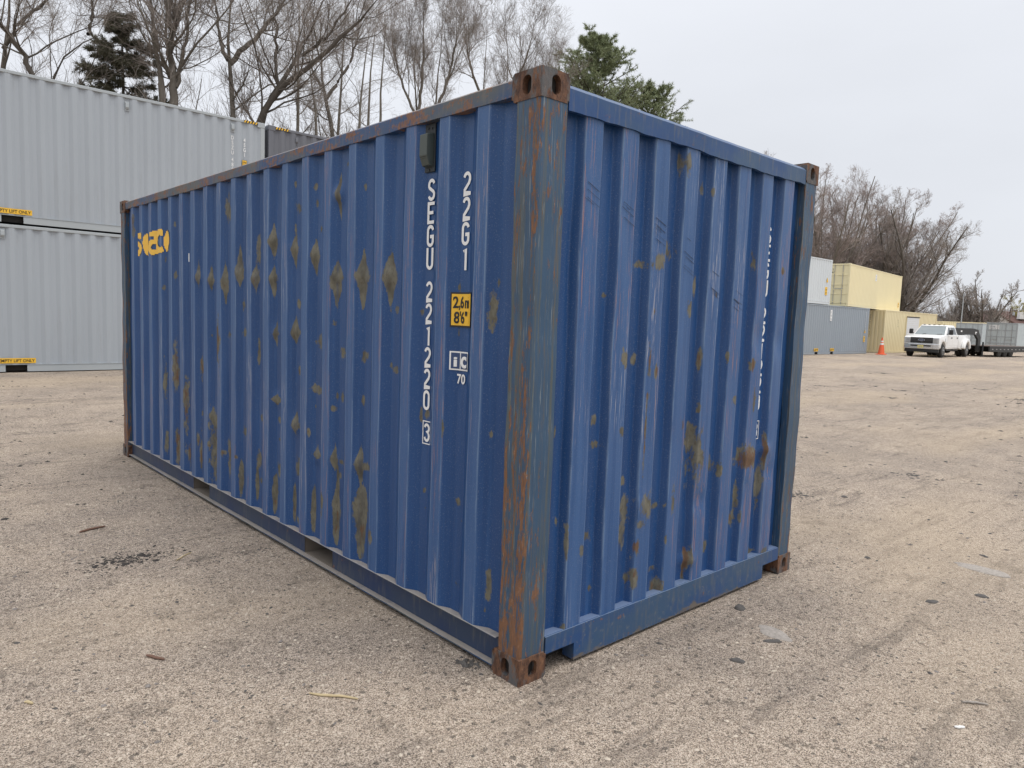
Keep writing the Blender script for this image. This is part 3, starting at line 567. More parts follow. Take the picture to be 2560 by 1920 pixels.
def wavy_beam(name, p0, p1, prof, mat, n=60, amp=.0, seed=1):
    """closed profile (a,z) swept along the segment p0-p1; a is measured to the inside"""
    r = random.Random(seed); p0, p1 = Vector(p0), Vector(p1); d = (p1 - p0); inn = Vector((0, 0, 1)).cross(d).normalized()
    ph = [r.uniform(0, 6) for _ in range(6)]; V = []; m = len(prof)
    for i in range(n + 1):
        t = i / n; L = d.length * t
        w = amp * (math.sin(L * 5 + ph[0]) + .7 * math.sin(L * 11 + ph[1]) + .5 * math.sin(L * 23 + ph[2]) + .4 * math.sin(L * 47 + ph[3]))
        for (a, z, k) in prof: q = p0 + d * t + inn * (a + .4 * w * k); V.append((q.x, q.y, p0.z + z + w * k))
    F = [(i * m + j, i * m + (j + 1) % m, (i + 1) * m + (j + 1) % m, (i + 1) * m + j) for i in range(n) for j in range(m)]
    b = B().poly(V, F + [tuple(range(m))[::-1], tuple(n * m + j for j in range(m))]); return b.build(name, mat, blue, 0)
# top rails (k = how far a profile point follows the dents)
trp = [(.004, 2.502, 1), (.004, 2.566, .3), (.012, 2.574, .2), (.062, 2.574, 0), (.062, 2.502, 1)]
wavy_beam('top_side_rail', (0, LEN - .178, 0), (0, .178, 0), trp, M['trail'], 120, .0016, 3)
wavy_beam('top_side_rail', (WID, .178, 0), (WID, LEN - .178, 0), trp, M['trail'], 40, .001, 4)
erp = [(.002, 2.455, 1), (.002, 2.540, .25), (.016, 2.556, .2), (.085, 2.562, 0), (.085, 2.49, 1), (.03, 2.457, 1)]
wavy_beam('top_end_rail', (.160, 0, 0), (WID - .160, 0, 0), erp, M['erail'], 90, .0034, 5)
wavy_beam('top_end_rail', (WID - .160, LEN, 0), (.160, LEN, 0), erp, M['erail'], 30, .002, 6)
# bottom side rail: outward channel with two fork pockets
def bottom_rail(x0, s):
    X = lambda a: x0 + s * a
    def bx(name, a0, a1, y0, y1, z0, z1, mat=M['rail'], par=blue): xa, xb = sorted((X(a0), X(a1))); return B().box(xa, xb, y0, y1, z0, z1).build(name, mat, par, .002)
    rail = bx('bottom_side_rail', .006, .070, .165, LEN - .165, .1585, .1645)
    fl = []
    for (y0, y1) in ((.178, 1.708), (2.058, 3.732), (4.085, LEN - .178)):
        bx('web', .042, .048, y0, y1, .030, .158, M['web'], rail)
    wavy_flange(rail, x0, s)
    for (y0, y1) in ((1.708, 2.058), (3.732, 4.085)):
        xa, xb = sorted((X(.042), X(.9)))
        pk = B().box(xa, xb, y0 - .006, y0, .030, .157).box(xa, xb, y1, y1 + .006, .030, .157).box(xa, xb, y0, y1, .028, .034).build('fork_pocket', M['floor'], blue)
        xa, xb = sorted((X(.45), X(.46))); B().box(xa, xb, y0, y1, .03, .158).build('pocket_back', M['dark'], pk)
def wavy_flange(par, x0, s):
    n = 140; V = []; r = random.Random(5 + int(x0)); ph = [r.uniform(0, 6) for _ in range(4)]
    for i in range(n + 1):
        y = .178 + (LEN - .356) * i / n; w = .003 * (math.sin(y * 4 + ph[0]) + math.sin(y * 9.5 + ph[1]) + .6 * math.sin(y * 21 + ph[2])) - .004 * max(0, math.sin(y * 3.1 + ph[3])) ** 6
        for (a, z) in ((.010 - w, .022 + w), (.060, .026), (.060, .032), (.010 - w, .029 + w)): V.append((x0 + s * a, y, z))
    F = [(i * 4 + j, i * 4 + (j + 1) % 4, (i + 1) * 4 + (j + 1) % 4, (i + 1) * 4 + j) for i in range(n) for j in range(4)]
    B().poly(V, F).build('bottom_flange', M['rail'], par)
bottom_rail(0, 1); bottom_rail(WID, -1)
# bottom end rail with the two hand holes beside the fittings
ep = [(.162, .100), (.352, .100), (.352, .018), (WID - .352, .018), (WID - .352, .100), (WID - .162, .100), (WID - .162, .178), (.162, .178)]
er = B().prism(ep, .004, .010, 'y').build('bottom_end_rail', M['berail'], blue)
B().poly([(.162, .0042, .166), (WID - .162, .0042, .166), (WID - .162, .014, .180), (.162, .014, .180), (WID - .162, .075, .184), (.162, .075, .184)], [(0, 1, 2, 3), (3, 2, 4, 5)]).build('rail_ledge', M['erail'], er)
for x in (.352, WID - .352 - .006):
    B().box(x, x + .006, .010, .075, .018, .104).build('hole_lip', M['rail'], er)
B().box(.16, WID - .16, .10, .11, .02, .17).build('inner_web', M['dark'], er)
B().box(.16, WID - .16, LEN - .012, LEN - .004, .03, .18).build('bottom_end_rail', M['erail'], blue)

# lettering on the recessed flats of the side wall (face -x): local a runs from far to near
def frame_side(x):
    return lambda V: np.stack([x + V[:, 1] * 1.0 + 0 * V[:, 0], -V[:, 0], V[:, 2]], 1)
XI = .046 - .0045
col1 = [(c, -.784, 2.241 - .106 - i * .1105, .106) for i, c in enumerate('SEGU')]
col1 += [(c, -.782, 1.746 - .099 - i * .1075, .100) for i, c in enumerate('221220')]
col1 += [('3', -.772, .950, .094)]
stencil('character', col1, M['white'], blue, frame_side(XI))
bx = B()
for (y0, y1, z0, z1) in ((.738, .743, .938, 1.056), (.801, .806, .938, 1.056), (.743, .801, .938, .943), (.743, .801, 1.051, 1.056)): bx.box(XI - .001, XI + .001, y0, y1, z0, z1)
bx.build('check_digit_frame', M['white'], blue)
stencil('character', [(c, -.510, 2.244 - .108 - i * .1135, .107) for i, c in enumerate('22G1')], M['white'], blue, frame_side(XI), .98)
def wx(y): return .010 + .036 * prof_side(np.asarray(y, float))
def wrap(off): return lambda V: np.stack([wx(-V[:, 0]) - off + V[:, 1] * .8, -V[:, 0], V[:, 2]], 1)
def decal(name, y0, y1, z0, z1, off, mat, par):
    """thin vinyl that follows the corrugation"""
    ys = np.unique(np.concatenate([np.linspace(y0, y1, 26), BS[(BS > y0) & (BS < y1)]])); V = [(float(wx(y)) - off, y, z) for z in (z0, z1) for y in ys]; m = len(ys)
    return B().poly(V, [(i, m + i, m + i + 1, i + 1) for i in range(m - 1)]).build(name, mat, par)
sg = decal('height_sign', .425, .583, 1.532, 1.694, .0035, M['black'], blue)
decal('sign_face', .431, .576, 1.540, 1.686, .0048, M['yellow'], sg)
text('sign_lettering', [(ch, -a, 1.622, .052, .72, True) for ch, a in (('2', .556), (',', .536), ('6', .517), ('m', .478))] + [(ch, -a, 1.551, .052, .72, True) for ch, a in (('8', .550), ("'", .529), ('6', .511), ('"', .486))], M['black'], sg, wrap(.0062), .03)
ic = decal('registry_mark', .452, .580, 1.329, 1.418, .0035, M['white'], blue)
decal('mark_field', .524, .572, 1.336, 1.411, .0048, M['mark'], ic); decal('mark_field', .460, .516, 1.336, 1.411, .0048, M['mark'], ic)
text('mark_letter', [('i', -.550, 1.347, .046, 1.5, True), ('c', -.492, 1.345, .074, .95, True)], M['white'], ic, wrap(.0062), .04)
text('character', [('7', -.524, 1.268, .044, .95, True), ('0', -.494, 1.268, .044, .95, True)], M['white'], blue, wrap(.005), .03)
# same number down a recess of the end wall
def frame_end(y): return lambda V: np.stack([V[:, 0], y + V[:, 1], V[:, 2]], 1)
YI = .055 - .0045
def wrap_end(off): return lambda V: np.stack([V[:, 0], .012 + .043 * prof_end(V[:, 0]) - off + V[:, 1], V[:, 2]], 1)
cole = [(c, 1.966, 2.175 - .1 - i * .1045, .100) for i, c in enumerate('SEGU')] + [(c, 1.966, 1.70 - .1 - i * .1045, .100) for i, c in enumerate('221220')] + [('3', 1.962, .912, .092)]
stencil('character', cole, M['white'], blue, wrap_end(.0045), 1.05)
bx = B()
for (a0, a1, z0, z1) in ((1.998, 2.002, .902, 1.015), (1.950, 1.998, .902, .906), (1.950, 1.998, 1.011, 1.015)): bx.box(a0, a1, YI - .001, YI + .001, z0, z1)
bx.build('check_digit_frame', M['white'], blue)
# yellow logo painted over the corrugations near the far end
V, Fq = [], []
for (z, runs) in LOGO:
    for (y0, w) in runs:
        k = max(1, int(round(w / .008)))
        for i in range(k):
            a, c_ = y0 + w * i / k, y0 + w * (i + 1) / k; q = len(V)
            for (yy, zz) in ((a, z - .005), (c_, z - .005), (c_, z + .005), (a, z + .005)):
                V.append((.010 + .036 * float(smooth_prof(np.array([yy]), prof_side)[0]) - .0042, yy, zz))
            Fq.append((q, q + 3, q + 2, q + 1))
npmesh('logo', V, Fq, M['ylogo'], blue)
B().box(.0035, .0065, 4.060, 4.075, 1.935, 2.003).build('white_label', M['white'], blue)
# louvre vent high on the side wall
vt = B().box(.036, .043, .758, .842, 2.272, 2.50).build('vent', M['ventd'], blue, .002)
B().prism([(.041, 2.455), (-.004, 2.445), (-.006, 2.345), (.012, 2.300), (.041, 2.294)], .768, .828, 'y').build('vent_hood', M['vent'], vt, .003, 2)
for k in range(6): B().box(-.004 + k * .0034, -.001 + k * .0034, .772, .824, 2.338 - k * .0075, 2.341 - k * .0075).build('louvre', M['dark'], vt)
for (y, z) in ((.783, 2.478), (.813, 2.480), (.800, 2.282)): B().disc((.036, y, z), .006, 'x', .008, 8).build('rivet', M['ventd'], vt)

# black drag marks running down across the ridges of the end wall
sr = random.Random(4)
for k, (zt, zb) in enumerate(((2.215, 2.10), (2.14, 2.03), (2.09, 1.98), (2.03, 1.84), (1.93, 1.74), (1.835, 1.67))):
    x0 = .292 + .252 * k
    for q in range(sr.choice((4, 5, 6, 8))):
        z = zt + (zb - zt) * sr.uniform(0, 1); a0 = x0 + sr.choice((0, 0, .02)) + sr.uniform(0, .02); a1 = x0 + sr.choice((.098, .09, .06)); sl_ = -.40 + sr.uniform(-.06, .06); w = sr.uniform(.0005, .0015)
        V = [(a0, .0085, z - w), (a1, .0085, z - w + (a1 - a0) * sl_), (a1, .0085, z + w + (a1 - a0) * sl_), (a0, .0085, z + w)]
        B().poly(V, [(0, 1, 2, 3)]).build('scuff_mark', M['scuff'], blue)

# ------------------------------------------------------------------ the other containers
def container(label, loc, rz, L, H, col, rail, left='sheet', group=None, pitch=.278, start=.05, pockets=None, Wd=2.438):
    r = empty('shipping_container', loc, rz); tag(r, label, 'container', group)
    corrug('side_wall', .10, L - .10, .15, H - .07, pitch, .072, .068, .036, lambda q, d, z: (q, .008 + d, z), col, r, start)
    corrug('side_wall', .10, L - .10, .15, H - .07, pitch, .072, .068, .036, lambda q, d, z: (q, Wd - .008 - d, z), col, r, start)
    def rear(side):
        x = .01 if side < 0 else L - .01; sg = -side
        return corrug('end_wall', .10, Wd - .10, .15, H - .08, .25, .11, .02, .04, lambda q, d, z: (x + sg * d, q, z), col, r, .2)
    rear(1)
    if left == 'sheet': rear(-1)
    else:
        for i in range(2):
            y0 = .11 + i * (Wd / 2 - .105); y1 = y0 + Wd / 2 - .115
            d = B().box(.030, .07, y0, y1, .17, H - .11).build('door', col, r, .004)
            hh = (H - .28) / 4
            for k in range(1, 4): B().box(.006, .030, y0 + .03, y1 - .03, .17 + hh * k - .035, .17 + hh * k + .035).build('door_rib', rail, d, .008)
            for k in range(2):
                y = y0 + (y1 - y0) * (.28 + .44 * k)
                B().tube([(-.004, y, .12), (-.004, y, H - .08)], .017, 8).build('locking_bar', M['steel'], d)
                for zz in (.25, 1.0, H - .6): B().box(-.02, .03, y - .035, y + .035, zz, zz + .05).build('bar_bracket', rail, d)
            B().box(-.03, -.012, y0 + .25, y0 + .75, 1.05, 1.085).build('door_handle', M['steel'], d, .004)
    for (x, y, sx, sy) in ((0, 0, 1, 1), (L, 0, -1, 1), (0, Wd, 1, -1), (L, Wd, -1, -1)):
        xa, xb = sorted((x + sx * .004, x + sx * .11)); ya, yb = sorted((y + sy * .004, y + sy * .11))
        B().box(xa, xb, ya, yb, .118, H - .118).build('corner_post', rail, r, .006)
        for z in (0, H - .118): fitting(x, y, z, sx, sy, rail, r, .178, .162, big=False)
    for y in (0.002, Wd - .062):
        B().box(.178, L - .178, y, y + .06, H - .075, H - .015).build('top_side_rail', rail, r, .006)
    for x in (0.003, L - .063):
        B().box(x, x + .06, .162, Wd - .162, H - .10, H - .012).build('top_end_rail', rail, r, .006)
        B().box(x, x + .06, .162, Wd - .162, .015, .15).build('bottom_end_rail', rail, r, .006)
    pk = pockets or []
    edges = [.178] + [e for p in pk for e in p] + [L - .178]
    bs = B().box(.178, L - .178, .004, .06, .152, .160).build('bottom_side_rail', rail, r)
    for a, b_ in zip(edges[::2], edges[1::2]): B().box(a, b_, .012, .018, .018, .151).build('web', rail, bs)
    B().box(.178, L - .178, Wd - .06, Wd - .004, .02, .16).build('bottom_side_rail', rail, r, .004)
    B().box(.06, L - .06, .10, Wd - .10, .03, .14).build('floor', M['dark'], r)
    B().box(.05, L - .05, .05, Wd - .05, H - .045, H - .035).build('roof', col, r)
    return r
def fr(y, x0=0.0): return lambda V: np.stack([V[:, 0], y + V[:, 1], V[:, 2]], 1)
def small_vent(r, x, z, mat):
    v = B().box(x - .045, x + .045, .028, .034, z - .10, z + .10).build('vent', M['grey2'] if mat is None else mat, r)
    B().prism([(.03, .07), (-.008, .06), (-.010, -.03), (.01, -.065), (.03, -.07)], x - .033, x + .033, 'x').build('vent_hood', mat or M['grey2'], v, .003)
    v.location.z = 0
    for c in v.children: c.location.z = z
    return v
def hazard(r, x0, x1, z, n, flip=1):
    h = B().box(x0, x1, -.001, .0015, z, z + .055).build('hazard_strip', M['haz'], r); w = (x1 - x0) / n
    for k in range(n):
        a = x0 + w * k; B().poly([(a, -.0028, z + .001), (a + w * .5, -.0028, z + .001), (a + w * (.5 + .4 * flip), -.0028, z + .054), (a + w * .4 * flip, -.0028, z + .054)], [(0, 1, 2, 3)]).build('yellow_stripe', M['yellow'], h)
def sticker(r, x0, x1, z0, z1, txt, y=-.001, h=None):
    s = B().box(x0, x1, y, y + .003, z0, z1).build('lift_sticker', M['yellow'], r)
    hh = (z1 - z0) * .58; V, F = text_mesh(txt, hh); w = V[:, 0].max()
    text('sticker_lettering', [(txt, x0 + .02, z0 + (z1 - z0) * .21, hh, (x1 - x0 - .04) / w, False)], M['mulch'], s, fr(y - .0015))
HC = 2.896; L40 = 12.192
YS = 14.96
gl = container('light grey container on the ground at the bottom of the left stack', (5.407 - L40, YS, .108), 0, L40, HC, M['grey'], M['grey2'], pockets=[(4.88, 5.24), (6.965, 7.325)], start=.14)
gu = container('light grey container on top of the left stack with a white number column', (5.407 - L40, YS, 3.012), 0, L40, HC, M['grey'], M['grey2'], pockets=[(4.88, 5.24), (6.965, 7.325)], start=.14)
ox = 5.407 - L40
sticker(gl, .055 - ox, .685 - ox, .185, .285, 'EMPTY LIFT ONLY'); sticker(gu, .045 - ox, .683 - ox, .185, .285, 'EMPTY LIFT ONLY')
small_vent(gl, .19 - ox, 2.70, None); small_vent(gu, 2.42 - ox, 2.66, None); small_vent(gu, 4.645 - ox, 2.66, None)
text('character', [(c, 4.645 - ox, 2.395 - i * .112 - (.05 if i > 3 else 0), .085, .75, True) for i, c in enumerate('DSZU4800')], M['white'], gu, fr(.038))
text('character', [(c, 4.915 - ox, 2.38 - i * .112, .085, .75, True) for i, c in enumerate('45G1')], M['white'], gu, fr(.006))
hs = B().box(4.86 - ox, 4.97 - ox, .003, .006, 1.80, 1.965).build('height_sign', M['black'], gu)
B().box(4.866 - ox, 4.964 - ox, .0005, .0035, 1.807, 1.958).build('sign_face', M['yellow'], hs)
text('sign_lettering', [('2.9m', 4.915 - ox, 1.893, .04, .7, True), ("9'6\"", 4.915 - ox, 1.825, .04, .7, True)], M['black'], hs, fr(-.001))
hazard(gu, 4.90 - ox, 5.23 - ox, HC - .07, 5)
dl = container('dark slate grey container behind the blue one, under its like', (5.50, YS + .02, .108), 0, L40, HC, M['dgrey'], M['dgrey'])
du = container('dark slate grey container at the upper level, right of the light grey stack', (5.50, YS + .02, 3.012), 0, L40, HC, M['dgrey'], M['dgrey'])
hazard(du, .18, .52, HC - .07, 5); small_vent(du, .72, 2.66, M['dgrey'])
# right side of the yard
bgc = container('blue grey container on the ground near the orange cone, with yellow lift stickers', (46.12 - L40, 16.68, 0), 0, L40, HC, M['bgrey'], M['bgrey'], pockets=[(4.90, 5.26), (6.93, 7.29)])
for a in (4.75, 6.85): sticker(bgc, a, a + .55, .19, .36, 'LIFT')
for a, z, t in ((5.95, 2.36, 'W'), (5.95, 2.24, 'E'), (5.95, 2.12, 'S')): pass
wl = B().box(6.55, 6.80, .003, .0065, 1.98, 2.62).build('white_label', M['white'], bgc)
text('label_print', [('13', 6.675, 2.42, .12, .7, True), ('H1', 6.675, 2.22, .12, .7, True), ('06', 6.675, 2.03, .12, .7, True)], M['bgrey'], wl, fr(.0015))
hs = B().box(11.55, 11.78, .003, .0065, .75, 1.12).build('height_sign', M['yellow'], bgc)
text('sign_lettering', [('2.9m', 11.665, .98, .07, .8, True), ("9'6\"", 11.665, .82, .07, .8, True)], M['black'], hs, fr(.0015))
text('character', [(c, 11.70, 2.55 - i * .125, .09, .8, True) for i, c in enumerate('DSZU1204')], M['white'], bgc, fr(.004))
B().poly([(11.60, .004, 1.32), (11.82, .004, 1.32), (11.71, .004, 1.54)], [(0, 1, 2)]).build('warning_triangle', M['yellow'], bgc)
wgc = container('pale white grey container stacked on the blue grey one', (40.3 - L40, 16.70, HC + .004), 0, L40, HGT, M['wgrey'], M['wgrey'])
hs = B().box(11.45, 11.75, .003, .0065, .55, 1.0).build('height_sign', M['yellow'], wgc)
text('sign_lettering', [('2.6m', 11.60, .82, .08, .8, True), ("8'6\"", 11.60, .63, .08, .8, True)], M['black'], hs, fr(.0015))
B().poly([(11.55, .004, 1.28), (11.80, .004, 1.28), (11.675, .004, 1.56)], [(0, 1, 2)]).build('warning_triangle', M['yellow'], wgc)
ucr = container('cream container with its doors showing, stacked above the blue grey one', (42.70, 16.66, HC + .006), math.radians(6.2), L40, HGT, M['cream'], M['cream'], left='doors')
def frd(x): return lambda V: np.stack([x + V[:, 1], -V[:, 0], V[:, 2]], 1)
text('door_print', [('TRANSPORT', -1.75, 2.18, .10, .95, False), ('4561', -1.2, 2.02, .10, .95, False)], M['trim'], ucr, frd(.024))
for (y0, y1, z0, z1) in ((1.65, 2.08, 1.33, 1.47), (1.45, 2.15, .22, .42)): B().box(.0225, .0285, y0, y1, z0, z1).build('orange_sticker', M['orange'], ucr)
wl = B().box(5.4, 5.72, .003, .0065, 1.85, 2.28).build('white_label', M['white'], ucr)
text('label_print', [('13', 5.56, 2.10, .12, .8, True), ('W', 5.56, 1.91, .12, .8, True)], M['bgrey'], wl, fr(.0015))
hs = B().box(11.55, 11.83, .003, .0065, .30, .66).build('height_sign', M['yellow'], ucr)
text('sign_lettering', [('2.6m', 11.69, .51, .07, .8, True), ("8'6\"", 11.69, .36, .07, .8, True)], M['black'], hs, fr(.0015))
lcr = container('tan container with a white roller door in its side behind the white truck', (48.80, 16.70, .004), 0, 10.1, HC, M['cream2'], M['cream2'])
text('character', [(c, -.95, 2.45 - i * .14, .10, .8, True) for i, c in enumerate('TOPU7361945')], M['trim'], lcr, frd(.004))
text('character', [(c, 2.35, 2.2 - i * .14, .09, .8, True) for i, c in enumerate('6319')], M['trim'], lcr, fr(.004))
rd = B().box(3.82, 6.35, -.014, .03, .16, 2.55).build('roller_door', M['cream2'], lcr)
for k in range(17): B().box(3.92, 6.25, -.034, -.016, .20 + k * .134, .325 + k * .134).build('door_slat', M['door'], rd, .01)
B().box(3.86, 6.31, -.05, -.016, 2.49, 2.56).build('door_header', M['trim'], rd)
for k in range(4): B().box(.35 + k * .5, .55 + k * .5, -.0, .03, HC - .10, HC - .02).build('rust_patch', M['rust'], lcr) if k in () else None
# orange cone
cone = empty('traffic_cone', (46.05, 15.75, 0)); tag(cone, 'orange traffic cone with white bands in front of the tan container', 'traffic cone')
B().box(-.26, .26, -.26, .26, 0, .05).build('base', M['cone'], cone, .02)
B().tube([(0, 0, .05), (0, 0, .62)], [.20, .115], 20).build('body', M['cone'], cone, smooth=True)
B().tube([(0, 0, .62), (0, 0, .74)], [.117, .095], 20).build('reflective_band', M['refl'], cone, smooth=True)
B().tube([(0, 0, .74), (0, 0, .80)], [.093, .083], 20).build('body', M['cone'], cone, smooth=True)
B().tube([(0, 0, .80), (0, 0, .88)], [.085, .072], 20).build('reflective_band', M['refl'], cone, smooth=True)
B().tube([(0, 0, .88), (0, 0, 1.08)], [.070, .035], 20).build('tip', M['cone'], cone, smooth=True)

# ------------------------------------------------------------------ the white truck (x forward, y left, origin under the front axle)
trk = empty('pickup_truck', (47.26, 13.61, 0), math.radians(181.5)); tag(trk, 'white crew cab pickup truck with dual rear wheels facing the camera', 'pickup truck')
def arc(cx, r, z0, a0, a1, n=10): return [(cx + r * math.cos(math.radians(a0 + (a1 - a0) * i / n)), z0 + r * math.sin(math.radians(a0 + (a1 - a0) * i / n))) for i in range(n + 1)]
low = [(.86, .62)] + [(.86, .80), (.87, 1.20), (.80, 1.245), (.1, 1.33), (-.55, 1.385), (-3.05, 1.40), (-3.05, .52), (-.62, .52)] + arc(0, .52, .46, 10, 170, 12)[::-1] + [(.55, .55)]
body = B().prism(low, -.985, .985, 'y').build('body', M['car'], trk, .035, 3, True)
bed = [(-3.10, 1.40), (-5.62, 1.42), (-5.66, .60), (-4.98, .55)] + arc(-4.47, .50, .44, 12, 168, 12)[:0] + [(-3.10, .55)]
arch = arc(-4.47, .50, .46, 0, 180, 14)
bp = [(-3.10, 1.40), (-5.62, 1.42), (-5.66, .60), (-4.97, .58)] + [q for q in arch[::-1]] + [(-3.10, .58)]
B().prism(bp, -.985, .985, 'y').build('bed', M['car'], trk, .03, 2, True)
for s in (-1, 1):   # wide rear fenders
    o0, o1 = (.98, 1.20) if s > 0 else (-1.20, -.98)
    outer = arc(-4.47, .74, .46, 8, 172, 14); inner = arc(-4.47, .50, .46, 4, 176, 14)
    B().prism(outer + inner[::-1], o0, o1, 'y').build('rear_fender', M['car'], trk, .05, 3, True)
# cab: tapered greenhouse
def gh(z, x0, x1, w): return [(x0, -w, z), (x1, -w, z), (x1, w, z), (x0, w, z)]
bt = gh(1.375, -.52, -3.02, .93); tp = gh(1.945, -1.28, -2.86, .76)
B().poly(bt + tp, [(0, 1, 2, 3), (4, 5, 6, 7), (0, 1, 5, 4), (1, 2, 6, 5), (2, 3, 7, 6), (3, 0, 4, 7)]).build('cab', M['car'], trk, .05, 3, True)
B().poly([(-1.22, -.76, 1.93), (-1.22, .76, 1.93), (-2.88, .76, 1.93), (-2.88, -.76, 1.93), (-1.35, -.70, 2.0), (-1.35, .70, 2.0), (-2.80, .70, 2.0), (-2.80, -.70, 2.0)], [(0, 1, 2, 3), (4, 5, 6, 7), (0, 1, 5, 4), (1, 2, 6, 5), (2, 3, 7, 6), (3, 0, 4, 7)]).build('roof', M['car'], trk, .025, 2, True)
def lerp(a, b_, t): return tuple(p + (q - p) * t for p, q in zip(a, b_))
def patch(name, q, mat, off, par, th=.012):
    v = [Vector(p) for p in q]; nn = (v[1] - v[0]).cross(v[3] - v[0]).normalized() * off
    b = B().poly([p + nn for p in v] + [p - nn * .2 for p in v], [(0, 1, 2, 3), (7, 6, 5, 4), (0, 4, 5, 1), (1, 5, 6, 2), (2, 6, 7, 3), (3, 7, 4, 0)]); return b.build(name, mat, par)
ws = [(-.545, -.84, 1.40), (-.545, .84, 1.40), (-1.26, .71, 1.915), (-1.26, -.71, 1.915)]
wsh = patch('windscreen', ws, M['wind'], .012, trk)
for s in (-1, 1): B().tube([(-.53, .1 * s + (.32 if s > 0 else -.3), 1.405), (-.56, s * .45 + .25, 1.445)], .012, 6).build('wiper', M['trim'], wsh)
for s in (-1, 1):
    def sp(x, z):   # a point on the sloped cab side
        t = (z - 1.375) / .57; return (x, s * (.93 - .17 * t), z)
    w1 = [sp(-.80, 1.42), sp(-1.62, 1.42), sp(-1.66, 1.86), sp(-1.30, 1.86)]; w2 = [sp(-1.74, 1.42), sp(-2.78, 1.42), sp(-2.66, 1.86), sp(-1.76, 1.86)]
    for q in (w1, w2): patch('side_window', q if s < 0 else q[::-1], M['glass'], .012, trk)
    for (x0, x1) in ((-.72, -1.68), (-1.72, -2.86)):
        d = B().box(x1, x0, s * .984 - .008, s * .984 + .008, .62, 1.375).build('door', M['car'], trk, .006)
        B().box(x1 + .08, x1 + .26, s * 1.0 - .02, s * 1.0 + .02, 1.18, 1.25).build('door_handle', M['trim'], d, .008)
        B().box(x1 + .01, x0 - .01, s * .995 - .006, s * .995 + .006, .78, .80).build('door_crease', M['car'], d, .003)
    mi = B().box(-.86, -.70, s * 1.13 - .11, s * 1.13 + .11, 1.40, 1.72).build('mirror', M['trim'], trk, .04, 2, True)
    B().tube([(-.80, s * .92, 1.42), (-.78, s * 1.08, 1.48)], .03, 6).build('mirror_arm', M['trim'], mi)
    hl = B().box(.80, .885, s * .80 - .16, s * .80 + .16, .87, 1.19).build('headlight', M['lamp'], trk, .02, 2)
    B().box(.884, .892, s * .885 - .03, s * .885 + .03, .90, 1.16).build('indicator', M['lamp'], hl)
    for k in range(3): B().box(.884, .895, s * .76 - .09, s * .76 + .09, .90 + k * .09, .965 + k * .09).build('lamp_cell', M['steel'], hl, .005)
    B().box(-.62, -3.05, s * .93 - .02, s * .93 + .06, .42, .48).build('running_board', M['trim'], trk, .015)
    B().box(-.30, -.34, s * .987 - .006, s * .987 + .006, .98, 1.18).build('fender_vent', M['trim'], trk)
gr = B().box(.85, .882, -.63, .63, .86, 1.20).build('grille', M['trim'], trk, .01)
for z in (.90, 1.01, 1.10, 1.175): B().box(.88, .905, -.61, .61, z - .018, z + .018).build('grille_bar', M['trim'] if z in (.9,) else flat('grey grille bar', (.07, .07, .072), .4), gr, .006)
bd = B(); bd.v += [(.912, .19 * math.cos(a), 1.045 + .075 * math.sin(a)) for a in np.linspace(0, 2 * math.pi, 24, False)]; bd.v += [(.90, y, z) for (_, y, z) in bd.v[:24]]
bd.f += [tuple(range(24)), tuple(range(47, 23, -1))] + [(i, i + 24, (i + 1) % 24 + 24, (i + 1) % 24) for i in range(24)]
bo = bd.build('badge', M['chrome'], gr)
b2 = B(); b2.v += [(.916, .165 * math.cos(a), 1.045 + .055 * math.sin(a)) for a in np.linspace(0, 2 * math.pi, 24, False)]; b2.f += [tuple(range(24))]
b2.build('badge_field', M['navy'], bo)
text('badge_script', [('Ford', 0, 1.02, .06, 1.0, True)], M['chrome'], bo, lambda V: np.stack([.920 - V[:, 1], V[:, 0], V[:, 2]], 1))
bump_prof = [(.80, -.99), (.90, -.95), (.97, -.70), (.99, 0), (.97, .70), (.90, .95), (.80, .99), (.74, .99), (.74, -.99)]
bu = B().prism(bump_prof, .50, .82, 'z').build('bumper', M['chrome'], trk, .03, 2)
B().box(.955, .995, -.56, .56, .655, .735).build('bumper_intake', M['trim'], bu)
lp = B().box(.985, 1.005, -.16, .16, .56, .725).build('licence_plate', M['plate'], trk)
text('plate_print', [('W42', -.12, .60, .08, 1.0, False)], M['bgrey'], lp, lambda V: np.stack([1.008 - V[:, 1], V[:, 0], V[:, 2]], 1))
B().prism([(.84, -.95), (.93, -.62), (.94, .62), (.84, .95), (.70, .95), (.70, -.95)], .30, .50, 'z').build('air_dam', M['trim'], trk, .02)
for k in range(5): B().box(-1.40, -1.32, -.62 + k * .28, -.50 + k * .28, 1.985, 2.025).build('marker_lamp', M['trim'], trk, .012)
def wheel(x, y, s, par=trk, r=.405, w=.255, rimm=None):
    rimm = rimm or M['rim']
    t = B().tube([(x, y - w / 2, r), (x, y - w / 2 + .03, r), (x, y + w / 2 - .03, r), (x, y + w / 2, r)], [r - .05, r, r, r - .05], 28).build('wheel', M['tyre'], par, smooth=True)
    yo = y + s * (w / 2 + .002)
    B().tube([(x, yo - s * .05, r), (x, yo, r), (x, yo + s * .004, r)], [.25, .25, .235], 24).build('rim', rimm, t, smooth=True)
    B().tube([(x, yo + s * .002, r), (x, yo + s * .055, r)], [.085, .06], 16).build('hub', rimm, t)
    for k in range(8):
        a = k * math.pi / 4; B().disc((x + .165 * math.cos(a), yo + s * .006, r + .165 * math.sin(a)), .032, 'y', .006, 10).build('rim_hole', M['dark'], t)
    return t
for s in (-1, 1):
    wheel(0, s * .86, s); wheel(-4.47, s * .72, s); wheel(-4.47, s * 1.02, s)
B().box(-5.3, .6, -.5, .5, .42, .56).build('chassis', M['trim'], trk, .02)
